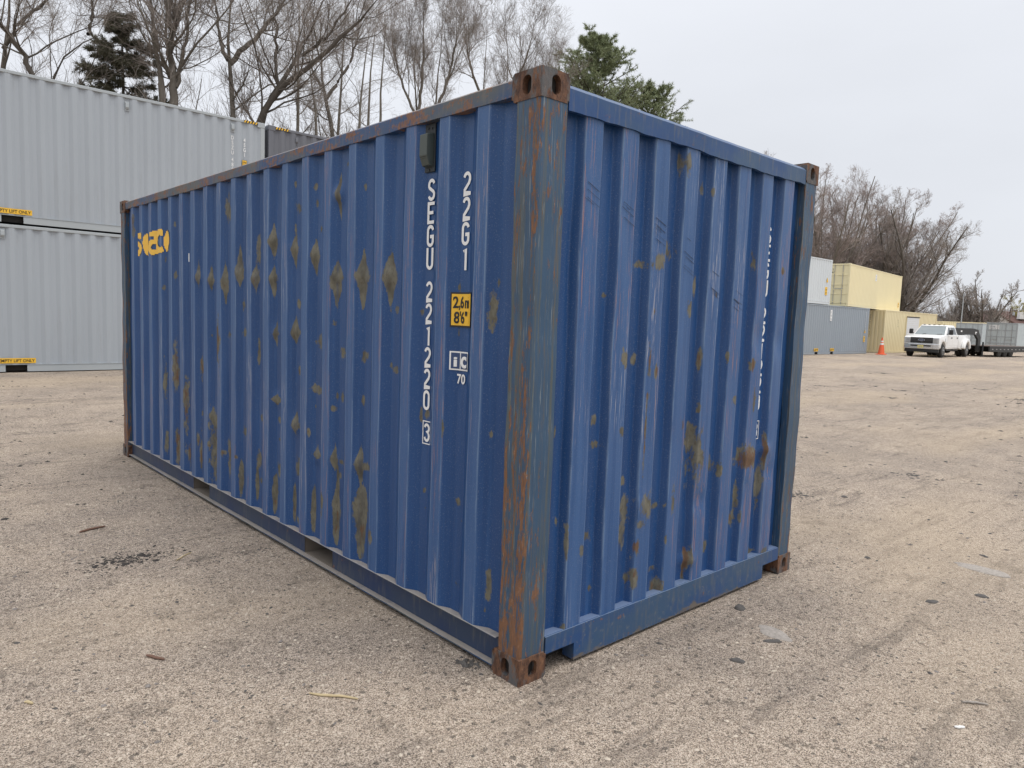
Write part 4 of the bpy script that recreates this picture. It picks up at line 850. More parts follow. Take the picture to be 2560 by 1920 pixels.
B().tube([(0, -.8, .36), (0, .8, .36)], .07, 10).build('axle', M['trim'], trk); B().tube([(-4.47, -.9, .40), (-4.47, .9, .40)], .09, 10).build('axle', M['trim'], trk)
B().disc((-4.47, 0, .38), .2, 'x', .25, 14).build('differential', M['trim'], trk)

# ------------------------------------------------------------------ gooseneck trailer (x backwards along the deck)
trl = empty('gooseneck_trailer', (51.55, 13.60, 0), math.radians(-10)); tag(trl, 'black gooseneck flatbed trailer hitched behind the white truck', 'trailer')
for s in (-1, 1):
    ya, yb = (s * .50 - .07, s * .50 + .07)
    B().prism([(-1.0, 1.86), (1.9, 1.88), (2.55, 1.80), (2.95, 1.30), (2.95, .30), (2.60, .30), (2.60, 1.15), (2.20, 1.45), (-1.0, 1.50)], ya, yb, 'y').build('neck_beam', M['blk'], trl, .01)
    B().tube([(2.72, s * .85, .05), (2.72, s * .85, 1.0)], .055, 10).build('jack_leg', M['blk'], trl)
    B().box(2.62, 2.82, s * .85 - .1, s * .85 + .1, .03, .05).build('jack_foot', M['blk'], trl)
    B().box(2.9, 10.0, s * 1.16 - .05, s * 1.16 + .05, .36, .74).build('side_beam', M['blk'], trl, .008)
    for k in range(12): B().box(3.2 + k * .55, 3.36 + k * .55, s * 1.22 - .012, s * 1.22 + .012, .50, .555).build('stake_pocket', M['steel'], trl, .004)
B().box(2.2, 2.5, -.6, .6, 1.52, 1.58).build('neck_plate', M['blk'], trl)
B().box(-.98, 1.5, -.42, .42, 1.52, 1.56).build('neck_cross_plate', M['rust'], trl)
B().tube([(-.8, 0, 1.5), (-.8, 0, 1.0)], .07, 10).build('coupler', M['blk'], trl)
for s in (-1, 1): B().box(.20, .36, s * .585 - .01, s * .585 + .01, 1.62, 1.72).build('sign_plate', M['white'], trl) if s < 0 else None
B().box(2.12, 2.32, -.585, -.57, 1.50, 1.66).build('warning_label', M['white'], trl)
for k in range(14): B().box(2.98 + k * .50, 3.46 + k * .50, -1.10, 1.10, .70, .745).build('deck_plank', M['wood'], trl, .006)
B().box(2.9, 10.0, -.5, -.38, .40, .69).build('frame_beam', M['blk'], trl); B().box(2.9, 10.0, .38, .5, .40, .69).build('frame_beam', M['blk'], trl)
for k in range(3):
    for s in (-1, 1): wheel(4.55 + k * .86, s * .98, s, trl, .36, .24, M['blk'])
    B().tube([(4.55 + k * .86, -.95, .36), (4.55 + k * .86, .95, .36)], .05, 8).build('axle', M['blk'], trl)
B().box(4.1, 6.8, -1.2, -1.1, .33, .37).build('running_rail', M['blk'], trl)

# ------------------------------------------------------------------ far containers, houses, poles
c1 = container('green grey container with its doors towards the camera behind the black trailer', (74.6, 15.0, 0), 0, 6.06, HGT, M['ggrey'], M['grey2'], left='doors')
lg = B().box(.020, .026, 1.42, 2.2, 1.98, 2.36).build('white_label', M['white'], c1)
text('label_print', [('Storage', -2.14, 2.20, .11, .85, False), ('203 4512 80', -2.14, 2.04, .09, .7, False)], M['bgrey'], lg, frd(.015))
c2 = container('green grey container with its doors showing behind the bed of the white truck', (84.5, 20.3, 0), 0, 6.06, HGT, M['ggrey'], M['grey2'], left='doors')
c3 = container('cream container lying crosswise beyond the truck, only its roof edge showing', (98.6, 28.3, .0), math.radians(-42), 6.06, 2.896, M['cream'], M['cream'])
def house(label, loc, rz, w, d, h, rise, wallm, roofm, win=True, chim=None, vents=0):
    r = empty('house', loc, rz); tag(r, label, 'house')
    B().box(0, w, 0, d, -.5, h).build('wall', wallm, r)
    B().prism([(0, h), (w, h), (w / 2, h + rise)], 0, d, 'y').build('gable', wallm, r)
    rf = None
    for s in (0, 1):
        x0, x1 = (-.35, w / 2) if s == 0 else (w + .35, w / 2); z0 = h - .35 * rise / (w / 2) 
        o = B().poly([(x0, -.4, z0 + .02), (x1, -.4, h + rise + .05), (x1, d + .4, h + rise + .05), (x0, d + .4, z0 + .02), (x0, -.4, z0 + .22), (x1, -.4, h + rise + .27), (x1, d + .4, h + rise + .27), (x0, d + .4, z0 + .22)],
            [(0, 1, 2, 3), (7, 6, 5, 4), (0, 4, 5, 1), (1, 5, 6, 2), (2, 6, 7, 3), (3, 7, 4, 0)]).build('roof', roofm, r); rf = rf or o
    if win:
        wn = B().box(w / 2 - .42, w / 2 + .42, -.06, .02, h + rise * .22, h + rise * .22 + .85).build('window', M['wall'], r)
        B().box(w / 2 - .33, w / 2 + .33, -.075, -.05, h + rise * .22 + .09, h + rise * .22 + .76).build('pane', M['trim'], wn)
    if chim: B().box(chim[0], chim[0] + .8, chim[1], chim[1] + .8, h, h + rise + 1.1).build('chimney', M['brick'], r)
    for k in range(vents): B().box(w * .2 + k * 2.2, w * .2 + k * 2.2 + .8, -.3 + k, .4 + k, h + .6, h + 1.9).build('roof_vent', M['white'], r)
    return r
RA = math.radians(-43)
house('white gabled house with a dark attic window beyond the grey containers', (143.2, 36.2, -.3), RA, 6.6, 9, 3.35, 1.75, M['wall'], M['roof'], True, (4.6, 3.5))
def barn(label, loc, rz, w, d, h, rise, roofm):
    r = empty('house', loc, rz); tag(r, label, 'house')
    B().box(0, w, 0, d, -.5, h).build('wall', M['wall'], r)
    for s in (0, 1):
        y0, y1 = (-.4, d / 2) if s == 0 else (d + .4, d / 2)
        B().poly([(-.4, y0, h - .1), (-.4, y1, h + rise), (w + .4, y1, h + rise), (w + .4, y0, h - .1), (-.4, y0, h + .12), (-.4, y1, h + rise + .22), (w + .4, y1, h + rise + .22), (w + .4, y0, h + .12)],
            [(0, 1, 2, 3), (7, 6, 5, 4), (0, 4, 5, 1), (1, 5, 6, 2), (2, 6, 7, 3), (3, 7, 4, 0)]).build('roof', roofm, r)
    for k in range(2): B().box(3.6 + k * 4.0, 4.6 + k * 4.0, 1.0, 1.8, h + 1.2, h + 2.5).build('roof_vent', M['white'], r)
    B().box(w - 5.2, w - 4.2, 2.2, 3.0, h + 1.5, h + rise + .8).build('chimney', M['brick'], r)
    return r
barn('long low house under a brown shingle roof at the right edge', (158.0, 36.0, -.3), RA, 17, 10, 3.6, 2.5, M['roof'])
house('small pale house whose grey roof shows left of the far cream container', (121.5, 38.6, -.3), RA, 5.5, 8, 3.0, 1.2, M['wall'], M['roofg'], False)
up = empty('utility_pole', (140.0, 30.9, 0), RA); tag(up, 'wooden utility pole with a crossarm in front of the brown roofed house', 'utility pole')
B().tube([(0, 0, -.3), (0, 0, 5.9)], [.15, .11], 10).build('pole', M['wood'], up)
B().box(-1.05, 1.05, -.06, .06, 5.46, 5.60).build('crossarm', M['wood'], up)
for x in (-.95, -.5, .5, .95): B().tube([(x, 0, 5.60), (x, 0, 5.74)], [.05, .035], 8).build('insulator', M['grey2'], up)
B().tube([(-.5, .0, 5.47), (0, 0, 5.0)], .025, 6).build('brace', M['wood'], up); B().tube([(.5, .0, 5.47), (0, 0, 5.0)], .025, 6).build('brace', M['wood'], up)
B().tube([(.42, -.2, 4.7), (.42, -.2, 5.25)], .17, 12).build('transformer', M['grey2'], up)
mp = empty('mast', (100.3, 26.75, 0)); tag(mp, 'thin pale steel mast rising above the far cream container', 'mast')
B().tube([(0, 0, 0), (0, 0, 6.4)], [.07, .05], 8).build('pole', M['grey2'], mp); B().disc((0, 0, .05), .25, 'z', .1, 12).build('base_plate', M['grey2'], mp)
LIMBED={'edge':((1.77,26.6,0.0),[(0.16,0.08,[(0.05,0.03,8.82),(0.15,0.09,10.0),(0.29,0.12,11.24),(0.39,0.15,12.13)]),(0.08,0.03,[(0.11,0.06,9.46),(0.65,-0.33,10.25),(1.22,-0.81,10.66),(1.91,-1.34,11.45)])]),'lean_limb':((2.39,24.61,0.0),[(0.12,0.05,[(0.05,-0.02,8.01),(0.14,-0.06,8.35),(0.35,-0.23,8.56),(0.55,-0.36,8.99),(0.8,-0.56,9.18),(1.01,-0.73,9.39),(1.24,-0.91,9.65),(1.52,-1.15,9.76)]),(0.06,0.03,[(1.24,-0.91,9.65),(1.27,-0.87,10.19),(1.16,-0.7,10.67),(1.13,-0.6,11.27)]),(0.1,0.05,[(0.08,-0.03,8.13),(-0.2,0.35,9.15),(-0.44,0.67,9.86),(-0.77,1.07,10.57)])]),'twin':((6.3,25.07,0.0),[(0.17,0.1,[(-0.01,0.05,7.88),(-0.03,0.15,8.52),(-0.05,0.31,9.59),(-0.1,0.43,10.24),(-0.15,0.57,10.92),(-0.17,0.73,11.99),(-0.16,0.86,13.09)]),(0.17,0.08,[(0.21,-0.1,8.3),(0.23,-0.09,8.54),(0.22,0.04,9.44),(0.22,0.13,10.14),(0.27,0.19,10.94),(0.37,0.14,11.28),(0.64,-0.02,12.03),(0.85,-0.1,12.87)]),(0.09,0.05,[(0.27,0.19,10.94),(0.17,0.37,11.7),(0.08,0.59,12.69)]),(0.08,0.04,[(0.29,-0.08,9.02),(0.49,-0.13,9.99),(0.67,-0.18,10.96),(0.8,-0.16,12.04),(0.91,-0.12,13.15)])]),'fork':((8.52,24.43,0.0),[(0.16,0.07,[(-0.01,0.03,8.08),(-0.03,0.09,8.4),(-0.09,0.24,9.18),(-0.13,0.36,9.83),(-0.14,0.43,10.29),(-0.11,0.48,10.84),(-0.02,0.5,11.68),(0.08,0.52,12.52),(0.15,0.6,13.67)]),(0.12,0.05,[(-0.1,0.39,10.22),(0.25,0.14,10.81),(0.59,-0.12,11.27),(0.86,-0.28,11.89),(1.26,-0.56,12.58),(1.65,-0.81,13.45)]),(0.09,0.04,[(-0.14,0.44,10.33),(-0.34,0.67,10.72),(-0.44,0.84,11.26),(-0.53,1.02,12.04),(-0.64,1.19,12.6),(-0.79,1.43,13.33)])]),'leaner':((8.98,23.98,0.0),[(0.2,0.07,[(0.03,-0.01,7.82),(0.1,-0.02,8.21),(0.2,-0.05,8.72),(0.55,-0.31,9.12),(0.85,-0.53,9.58),(1.08,-0.69,9.98),(1.39,-0.88,10.72),(1.63,-1.0,11.5),(1.99,-1.23,12.31),(2.24,-1.35,13.22)]),(0.14,0.05,[(0.15,-0.08,8.11),(0.28,-0.16,8.38),(0.68,-0.42,9.24),(1.15,-0.8,9.59),(1.83,-1.35,10.18),(2.42,-1.82,10.83),(3.14,-2.37,11.69),(3.8,-2.89,12.44)]),(0.08,0.04,[(0.73,-0.45,9.36),(0.66,-0.25,10.43),(0.8,-0.25,11.43),(0.73,-0.06,12.43)]),(0.07,0.03,[(1.35,-0.86,10.6),(2.07,-1.43,11.35),(2.74,-1.91,12.39),(2.98,-2.04,13.12)])]),'gnarl':((14.15,27.51,0.0),[(0.17,0.07,[(-0.02,0.05,8.68),(-0.07,0.16,9.16),(-0.09,0.24,9.63),(-0.17,0.36,10.01),(-0.29,0.56,10.78),(-0.42,0.76,11.3),(-0.28,0.76,12.37),(-0.41,1.02,13.41),(-0.3,1.08,14.65)]),(0.1,0.04,[(-0.29,0.56,10.78),(0.25,0.21,11.86),(0.69,-0.03,13.12),(0.87,-0.02,14.53)]),(0.08,0.04,[(-0.38,0.73,11.39),(-0.72,1.14,12.17),(-0.8,1.38,13.39)])]),'stem0':((11.88,26.85,0.0),[(0.12,0.05,[(0.01,0.02,8.51),(0.02,0.06,8.92),(0.06,0.12,9.67),(0.07,0.28,10.99),(0.24,0.29,12.31),(0.24,0.49,13.8),(0.32,0.61,15.29)])]),'stem1':((13.11,27.13,0.0),[(0.12,0.05,[(-0.01,0.02,8.78),(-0.02,0.07,9.05),(-0.05,0.19,9.81),(-0.07,0.36,10.99),(-0.21,0.65,12.18),(-0.18,0.82,13.71)])]),'stem2':((15.2,29.36,0.0),[(0.12,0.05,[(-0.0,0.02,9.32),(-0.0,0.07,9.69),(0.08,0.14,10.82),(0.22,0.21,12.32),(0.44,0.2,13.83),(0.4,0.43,15.32),(0.52,0.49,16.63)])]),'stem3':((15.44,27.8,0.0),[(0.12,0.05,[(-0.0,0.02,9.49),(-0.0,0.06,9.8),(0.03,0.14,10.58),(0.21,0.15,12.04),(0.4,0.17,13.5),(0.59,0.18,14.96)])]),'stem4':((16.88,29.27,0.0),[(0.12,0.05,[(-0.0,0.05,10.18),(-0.0,0.15,10.95),(0.21,0.2,12.88),(0.39,0.26,14.63),(0.55,0.32,16.17)])]),'stem5':((17.82,29.82,0.0),[(0.12,0.05,[(0.01,0.04,10.64),(0.04,0.11,11.44),(0.18,0.2,13.03),(0.39,0.25,15.02),(0.53,0.35,16.81)])]),'maple1':((19.81,29.35,0.0),[(0.14,0.04,[(0.0,0.06,10.76),(0.01,0.19,11.82),(-0.02,0.32,12.53),(-0.03,0.46,13.61),(-0.1,0.71,15.03),(-0.19,1.0,16.65)]),(0.11,0.03,[(0.02,0.16,11.58),(0.24,0.16,13.22),(0.38,0.24,14.85),(0.49,0.41,16.89)]),(0.09,0.03,[(0.01,0.14,11.37),(-0.58,0.94,13.38),(-0.74,1.3,15.0),(-0.77,1.51,16.42)])]),'maple2':((21.02,29.74,0.0),[(0.14,0.04,[(0.03,0.02,11.67),(0.09,0.06,12.43),(0.21,0.05,13.16),(0.32,0.08,14.19),(0.49,0.12,15.66),(0.6,0.25,17.55)]),(0.11,0.03,[(0.09,0.02,12.09),(0.49,-0.21,13.18),(0.73,-0.29,14.21),(1.03,-0.38,15.69),(1.27,-0.41,17.17)])]),'maple3':((24.3,29.5,0.0),[(0.13,0.04,[(0.01,0.08,12.3),(0.02,0.23,13.62),(0.15,0.32,15.17),(0.25,0.42,16.71),(0.35,0.5,18.04)]),(0.1,0.03,[(0.04,0.16,13.19),(-0.39,0.78,14.92),(-0.57,1.15,16.45),(-0.61,1.35,17.77)])]),'maple4':((25.94,29.3,0.0),[(0.13,0.04,[(0.02,0.1,12.17),(0.05,0.3,13.98),(0.14,0.42,15.56),(0.16,0.6,17.14),(0.12,0.85,18.71)]),(0.1,0.03,[(0.05,0.19,13.07),(0.62,-0.1,14.91),(1.09,-0.33,16.51),(1.3,-0.38,17.65)]),(0.09,0.03,[(0.04,0.17,12.85),(1.26,-0.78,14.26),(1.89,-1.21,15.42),(2.16,-1.37,16.11)])]),'topper':((47.11,24.34,0.0),[(0.1,0.03,[(0.02,0.15,8.84),(0.05,0.46,11.41),(0.18,0.59,13.42),(0.11,0.77,14.27)])])}

# ------------------------------------------------------------------ trees
def unit(v): return v / np.maximum(1e-9, np.linalg.norm(v, axis=-1, keepdims=True))
def grow(P0, D, Ln, R0, nseg, wob, trop, rend=.45):
    """N branches at once: points (N,nseg+1,3), radii (N,nseg+1)"""
    N = len(P0); pts = [P0]; d = unit(D); p = P0.copy()
    for k in range(nseg):
        d = unit(d + rng.normal(size=(N, 3)) * wob + np.array([0, 0, trop]))
        p = p + d * (Ln / nseg)[:, None]; pts.append(p)
    t = np.linspace(0, 1, nseg + 1)
    return np.stack(pts, 1), R0[:, None] * (1 - (1 - rend) * t)[None]
def spawn(pts, rad, Ln, m, t0, ang, lr, rr, t1=1.0, shape=.5):
    """m children on each branch"""
    N, K, _ = pts.shape; t = rng.uniform(t0, t1, (N, m)); t.sort(1)
    f = t * (K - 1); i = np.minimum(f.astype(int), K - 2); w = (f - i)[..., None]; r = np.arange(N)[:, None]
    P = pts[r, i] * (1 - w) + pts[r, i + 1] * w; T = unit(pts[r, i + 1] - pts[r, i]); R = rad[r, i] * (1 - w[..., 0]) + rad[r, i + 1] * w[..., 0]
    q = rng.normal(size=P.shape); q[..., 2] += .25; q = unit(q - (q * T).sum(-1, keepdims=True) * T)
    a = np.radians(rng.normal(ang, ang * .28, t.shape))[..., None]
    D = T * np.cos(a) + q * np.sin(a)
    L = Ln[:, None] * lr * (1 - shape * t) * rng.uniform(.6, 1.25, t.shape)
    return P.reshape(-1, 3), D.reshape(-1, 3), L.ravel(), (R * rr).ravel()
def tubes(pts, rad, sides):
    N, K, _ = pts.shape
    T = np.empty_like(pts); T[:, 1:-1] = pts[:, 2:] - pts[:, :-2]; T[:, 0] = pts[:, 1] - pts[:, 0]; T[:, -1] = pts[:, -1] - pts[:, -2]; T = unit(T)
    ref = np.where(np.abs(T[..., 2:3]) < .9, np.array([0, 0, 1.]), np.array([1., 0, 0])); U = unit(np.cross(T, ref)); Wv = np.cross(T, U)
    a = np.linspace(0, 2 * math.pi, sides, False)
    V = pts[:, :, None] + rad[:, :, None, None] * (U[:, :, None] * np.cos(a)[None, None, :, None] + Wv[:, :, None] * np.sin(a)[None, None, :, None])
    base = (np.arange(N) * K * sides)[:, None, None] + (np.arange(K - 1) * sides)[None, :, None]; k = np.arange(sides)[None, None]; k2 = (k + 1) % sides
    F = np.stack([base + k, base + k2, base + k2 + sides, base + k + sides], -1).reshape(-1, 4)
    return V.reshape(-1, 3), F
def ribbons(pts, rad):
    """finest twigs, far below a pixel wide: one narrow strip each, turned at random"""
    N, K, _ = pts.shape; T = unit(pts[:, -1] - pts[:, 0]); S_ = unit(np.cross(T, rng.normal(size=T.shape)))
    V = np.stack([pts - S_[:, None] * rad[..., None], pts + S_[:, None] * rad[..., None]], 2)
    base = (np.arange(N) * K * 2)[:, None] + (np.arange(K - 1) * 2)[None]
    return V.reshape(-1, 3), np.stack([base, base + 1, base + 3, base + 2], -1).reshape(-1, 4)
def join(lst):
    Vs, Fs, n = [], [], 0
    for V, F in lst: Vs.append(V); Fs.append(F + n); n += len(V)
    return np.concatenate(Vs), np.concatenate(Fs)
def smooth_line(P, m):
    P = np.asarray(P, float); s = np.concatenate([[0], np.cumsum(np.linalg.norm(np.diff(P, axis=0), axis=1))]); t = np.linspace(0, s[-1], m)
    Q = np.stack([np.interp(t, s, P[:, i]) for i in range(3)], 1)
    for _ in range(2): Q[1:-1] = (Q[:-2] + 2 * Q[1:-1] + Q[2:]) / 4
    return Q
VIEW_R = np.array([.737, -.675, 0])
def finish_tree(name, label, cat, loc, tr, cr, barkm, twigm, group=None):
    r = empty(name, loc); tag(r, label, cat, group)
    V, F = join(tr); npmesh('trunk', V, F, barkm, r, True)
    V, F = join(cr); npmesh('crown', V, F, twigm, r, False)
    return r
def limbed(key, label, barkm, twigm, sub=7, l1=2.6, dens=1.0, fine=8, up=.10, ang=48, group='bare trees behind the left containers', thin=1.0):
    """bare tree grown on the given limbs (radius start, radius end, points relative to the base)"""
    base, limbs = LIMBED[key]; tr, cr = [], []
    allp, allr, allL = [], [], []
    for j, (r0, r1, pts) in enumerate(limbs):
        P = [tuple(q) for q in pts]
        if j == 0: P = [(P[0][0] * .6, P[0][1] * .6, -.1)] + P if P[0][2] > .5 else P
        Q = smooth_line(P, 16); k = len(Q); dep = np.cumsum(rng.normal(size=k)) * .06
        if j: dep += np.linspace(0, rng.uniform(-1.2, 1.2), k)
        Q = Q + np.outer(dep, np.array([.675, .737, 0])); Q[1:] += rng.normal(size=(k - 1, 3)) * .022
        R = np.linspace(r0, r1, k) * .84; R[-6:] *= np.linspace(1, .22, 6)
        tr.append(tubes(Q[None], R[None], 9)); allp.append(Q); allr.append(R); allL.append(np.linalg.norm(np.diff(Q, axis=0), axis=1).sum())
    Pn = np.stack(allp); Rn = np.stack(allr)
    m = max(3, int(sub * dens)); l1 = l1 * 1.55
    p, d, L, r = spawn(Pn, Rn, np.full(len(Pn), l1), m + 2, .12, ang, 1.0, .40, shape=.25)
    a, ra = grow(p, d, L, np.clip(r * thin, .010, .05), 9, .15, up, .25); tr.append(tubes(a, ra, 5))
    p, d, L, r = spawn(a, ra, L, m, .06, 44, .62, .55, shape=.6); b, rb = grow(p, d, L, np.maximum(r, .0055), 6, .15, up, .4); cr.append(tubes(b, rb, 3))
    p, d, L, r = spawn(b, rb, L, fine, .06, 40, .66, .6, shape=.45); c, rc = grow(p, d, L, np.maximum(r, .0034), 3, .15, up * .8, .5); cr.append(tubes(c, rc, 3))
    p, d, L, r = spawn(c, rc, L, 5, .1, 38, .66, .7); e, re_ = grow(p, d, L, np.maximum(r, .0028), 1, .14, up * .6, .6); cr.append(ribbons(e, re_))
    return finish_tree('bare_tree', label, 'tree', base, tr, cr, barkm, twigm, group)
def upright(H, label, barkm, twigm, r0=.16, stems=3, spread=.30, m=(9, 8, 7, 5), l1=.36, start=.3, loc=(0, 0, 0), group=None, thick=1.0, up=.09):
    """bare broad-leaved tree: a few ascending stems, fine twigs, rounded top"""
    tr, cr = [], []
    p0 = np.zeros((1, 3)); p0[:, 2] = -.1; T, RT = grow(p0, np.array([[.02, .03, 1.]]), np.array([H * start]), np.array([r0]), 5, .05, .05, .8); tr.append(tubes(T, RT, 9))
    az = np.linspace(0, 2 * math.pi, stems, False) + rng.uniform(0, 1); D = np.stack([np.cos(az) * spread, np.sin(az) * spread, np.ones(stems)], 1); D[0, :2] *= .25
    S0 = np.repeat(T[:, -1], stems, 0); S0[:, 2] -= np.linspace(0, H * start * .4, stems); Lh = (H - S0[:, 2]) * rng.uniform(.86, 1.0, stems)
    a, ra = grow(S0, D, Lh, np.full(stems, r0 * .62), 9, .07, .05, .2); tr.append(tubes(a, ra, 7))
    p, d, L, r = spawn(a, ra, Lh, m[0], .05, 38, l1 * 1.25, .45, shape=.66); b, rb = grow(p, d, L, np.maximum(r, .010 * thick), 8, .10, up, .3); tr.append(tubes(b, rb, 4))
    p, d, L, r = spawn(b, rb, L, m[1], .08, 38, .60, .55, shape=.55); c, rc = grow(p, d, L, np.maximum(r, .0065 * thick), 5, .12, up, .45); cr.append(tubes(c, rc, 3))
    p, d, L, r = spawn(c, rc, L, m[2], .08, 36, .62, .62); e, re_ = grow(p, d, L, np.maximum(r, .0042 * thick), 2, .13, up, .6); cr.append(tubes(e, re_, 3))
    p, d, L, r = spawn(e, re_, L, m[3], .1, 34, .65, .7); g, rg = grow(p, d, L, np.maximum(r, .0032 * thick), 1, .13, up, .6); cr.append(ribbons(g, rg))
    return finish_tree('bare_tree', label, 'tree', loc, tr, cr, barkm, twigm, group)
def copy_tree(src, loc, rz, sc, label, mat=None):
    r = src.copy(); C.objects.link(r); r.location = loc; r.rotation_euler = (0, 0, rz); r.scale = (sc[0], sc[0], sc[1]); r['label'] = label
    for ch in src.children:
        k = ch.copy(); C.objects.link(k); k.parent = r
    return r
limbed('edge', 'bare tree cut by the left edge of the picture above the grey stack', M['barkd'], M['twig'], 8, 3.2)
limbed('lean_limb', 'bare tree whose thick dark limb leans right over the grey stack', M['barkd'], M['twig'], 7, 2.4, ang=44)
limbed('twin', 'bare tree with two tall grey trunks side by side right of the spruce', M['bark'], M['twig'], 8, 2.6)
limbed('fork', 'bare tree whose trunk forks into a Y above the hazard stripes', M['bark'], M['twig'], 8, 2.3)
limbed('leaner', 'bare tree with dark trunks leaning far to the right', M['barkd'], M['twig'], 8, 2.4)
limbed('gnarl', 'bare tree with a crooked dark trunk behind the dark grey container', M['barkd'], M['twig'], 8, 2.2)
STL = ['slim bare tree just right of the leaning trunks', 'slim bare tree left of the crooked dark trunk', 'slim bare tree right of the crooked dark trunk', 'slim bare tree above the middle of the blue container roof edge', 'slim bare tree, second right of the crooked dark trunk', 'slim bare tree left of the airy round crowned trees']
for i in range(6): limbed('stem%d' % i, STL[i], M['bark'], M['twig'], 8, 2.3, ang=40, up=.11, fine=9)
limbed('maple1', 'airy bare tree with three ascending stems, top cut by the picture', M['bark'], M['twig'], 10, 2.2, ang=34, up=.13, fine=10)
limbed('maple2', 'airy bare tree with a forked stem above the black vent', M['bark'], M['twig'], 10, 2.2, ang=34, up=.13, fine=10)
limbed('maple3', 'airy round crowned bare tree left of the rusty top corner', M['bark'], M['twig'], 10, 2.2, ang=34, up=.13, fine=10)
limbed('maple4', 'airy round crowned bare tree directly behind the rusty top corner', M['bark'], M['twig'], 10, 2.3, ang=36, up=.12, fine=10)
limbed('topper', 'bare tree whose tip peeks over the right end of the blue container', M['bark'], M['twigf'], 9, 1.15, ang=34, up=.10)

def needle_mesh(P, D, n, ln, wd, spread):
    """n flat needles tufts at each point P pointing around D"""
    N = len(P); p = np.repeat(P, n, 0) + rng.normal(size=(N * n, 3)) * .02; d = unit(np.repeat(D, n, 0) + rng.normal(size=(N * n, 3)) * spread)
    s = unit(np.cross(d, rng.normal(size=d.shape))); L = ln * rng.uniform(.6, 1.3, (N * n, 1)); w = wd * rng.uniform(.6, 1.3, (N * n, 1))
    V = np.stack([p - s * w, p + s * w, p + d * L], 1).reshape(-1, 3); return V, np.arange(len(V)).reshape(-1, 3)
def conifer(label, loc, H, rbase, r0, crown0, whorls, per, droop, mat, kind, ln, wd, irregular=.2, nn=9):
    r = empty('conifer_tree', loc); tag(r, label, 'tree')
    T, RT = grow(np.array([[0, 0, -.1]]), np.array([[0.01, 0, 1.]]), np.array([H]), np.array([r0]), 14, .02, .05, .08)
    tr = [tubes(T, RT, 8)]; P, D, L = [], [], []
    for k in range(whorls):
        t = crown0 + (1 - crown0) * (k + rng.uniform(-.3, .3)) / whorls; t = min(max(t, .02), .985); z = H * t
        u = (1 - t) / (1 - crown0); ln0 = rbase * (u ** .85 if kind == 'spruce' else (math.sin(min(1, u * 1.02) * 2.6) ** .7 if u < 1 else .4)) * 1.0 + .15
        for q in range(per):
            a = rng.uniform(0, 6.283); P.append(T[0, int(t * 14)] * np.array([1, 1, 0]) + np.array([0, 0, z])); D.append([math.cos(a), math.sin(a), droop]); L.append(max(.25, ln0 * rng.uniform(1 - irregular * 1.6, 1 + irregular)))
    P, D, L = np.array(P), np.array(D), np.array(L)
    a, ra = grow(P, D, L, np.maximum(.010 + .012 * L, .012), 6, .06, .05 if kind == 'spruce' else .09, .3); tr.append(tubes(a, ra, 4))
    p, d, l2, rr = spawn(a, ra, L, 9, .2, 52, .42, .5, shape=.5); d[:, 2] *= .4; b, rb = grow(p, d, np.maximum(l2, .12), np.maximum(rr, .006), 3, .1, -.03 if kind == 'spruce' else .10, .4); tr.append(tubes(b, rb, 3))
    V, F = join(tr); npmesh('trunk', V, F, M['barkd'], r, True)
    pts = np.concatenate([b[:, 1:].reshape(-1, 3), ((b[:, :-1] + b[:, 1:]) / 2).reshape(-1, 3), a[:, 3:].reshape(-1, 3)])
    dirs = np.concatenate([(b[:, 1:] - b[:, :-1]).reshape(-1, 3)] * 2 + [(a[:, 3:] - a[:, 2:-1]).reshape(-1, 3)])
    V, F = needle_mesh(pts, unit(dirs), nn, ln, wd, .75 if kind == 'spruce' else .9); npmesh('crown', V, F, mat, r)
    return r
conifer('dark spruce standing between the bare trees above the grey stack', (5.47, 27.65, 0), 12.2, 3.7, .17, .22, 30, 6, -.22, M['spruce'], 'spruce', .19, .013, .32, 10)
conifer('small dark conifer tip behind the hazard striped corner', (9.70, 24.6, 0), 7.6, 1.3, .12, .2, 18, 6, -.1, M['pine'], 'spruce', .16, .02, .3, 9)
conifer('small dark conifer tip right of the hazard striped corner', (12.30, 24.9, 0), 7.9, 1.5, .12, .2, 18, 6, -.1, M['pine'], 'spruce', .16, .02, .3, 9)
conifer('broad green pine rising right of the rusty top corner', (33.9, 30.1, 0), 19.3, 3.7, .28, .38, 30, 7, .30, M['pine'], 'pine', .22, .016, .28, 11)
conifer('lower green pine leaning out behind the end rail', (38.2, 28.7, 0), 17.3, 2.9, .24, .45, 22, 6, .28, M['pine'], 'pine', .22, .016, .35, 11)
# the wood behind the right hand containers
RG = 'bare trees behind the right containers'
t1 = upright(14.6, 'bare reddish tree, leftmost over the pale grey container', M['bark'], M['twigr'], .24, 5, .34, (12, 9, 7, 5), .36, .16, (60.0, 25.3, 0), RG, 1.35, .05)
t2 = upright(13.6, 'dense bare reddish tree above the cream container doors', M['bark'], M['twigr'], .24, 5, .42, (12, 9, 7, 5), .40, .14, (65.2, 24.6, 0), RG, 1.35, .05)
t3 = upright(12.4, 'spreading bare tree with arching limbs right of the cream container', M['barkd'], M['twigf'], .28, 5, .46, (12, 9, 7, 5), .36, .14, (64.0, 20.9, 0), RG, 1.35, .04)
copy_tree(t2, (62.0, 27.5, 0), 1.3, (1.1, 1.08), 'dense bare reddish tree behind the leftmost one')
copy_tree(t1, (69.0, 25.0, 0), 2.2, (1.1, .96), 'bare reddish tree behind the middle of the cream container')
copy_tree(t2, (67.5, 22.8, 0), 3.9, (1.1, .90), 'dense bare tree above the right half of the cream container')
copy_tree(t1, (70.0, 24.6, 0), 5.0, (1.1, .84), 'bare tree filling in behind the arching limbs')
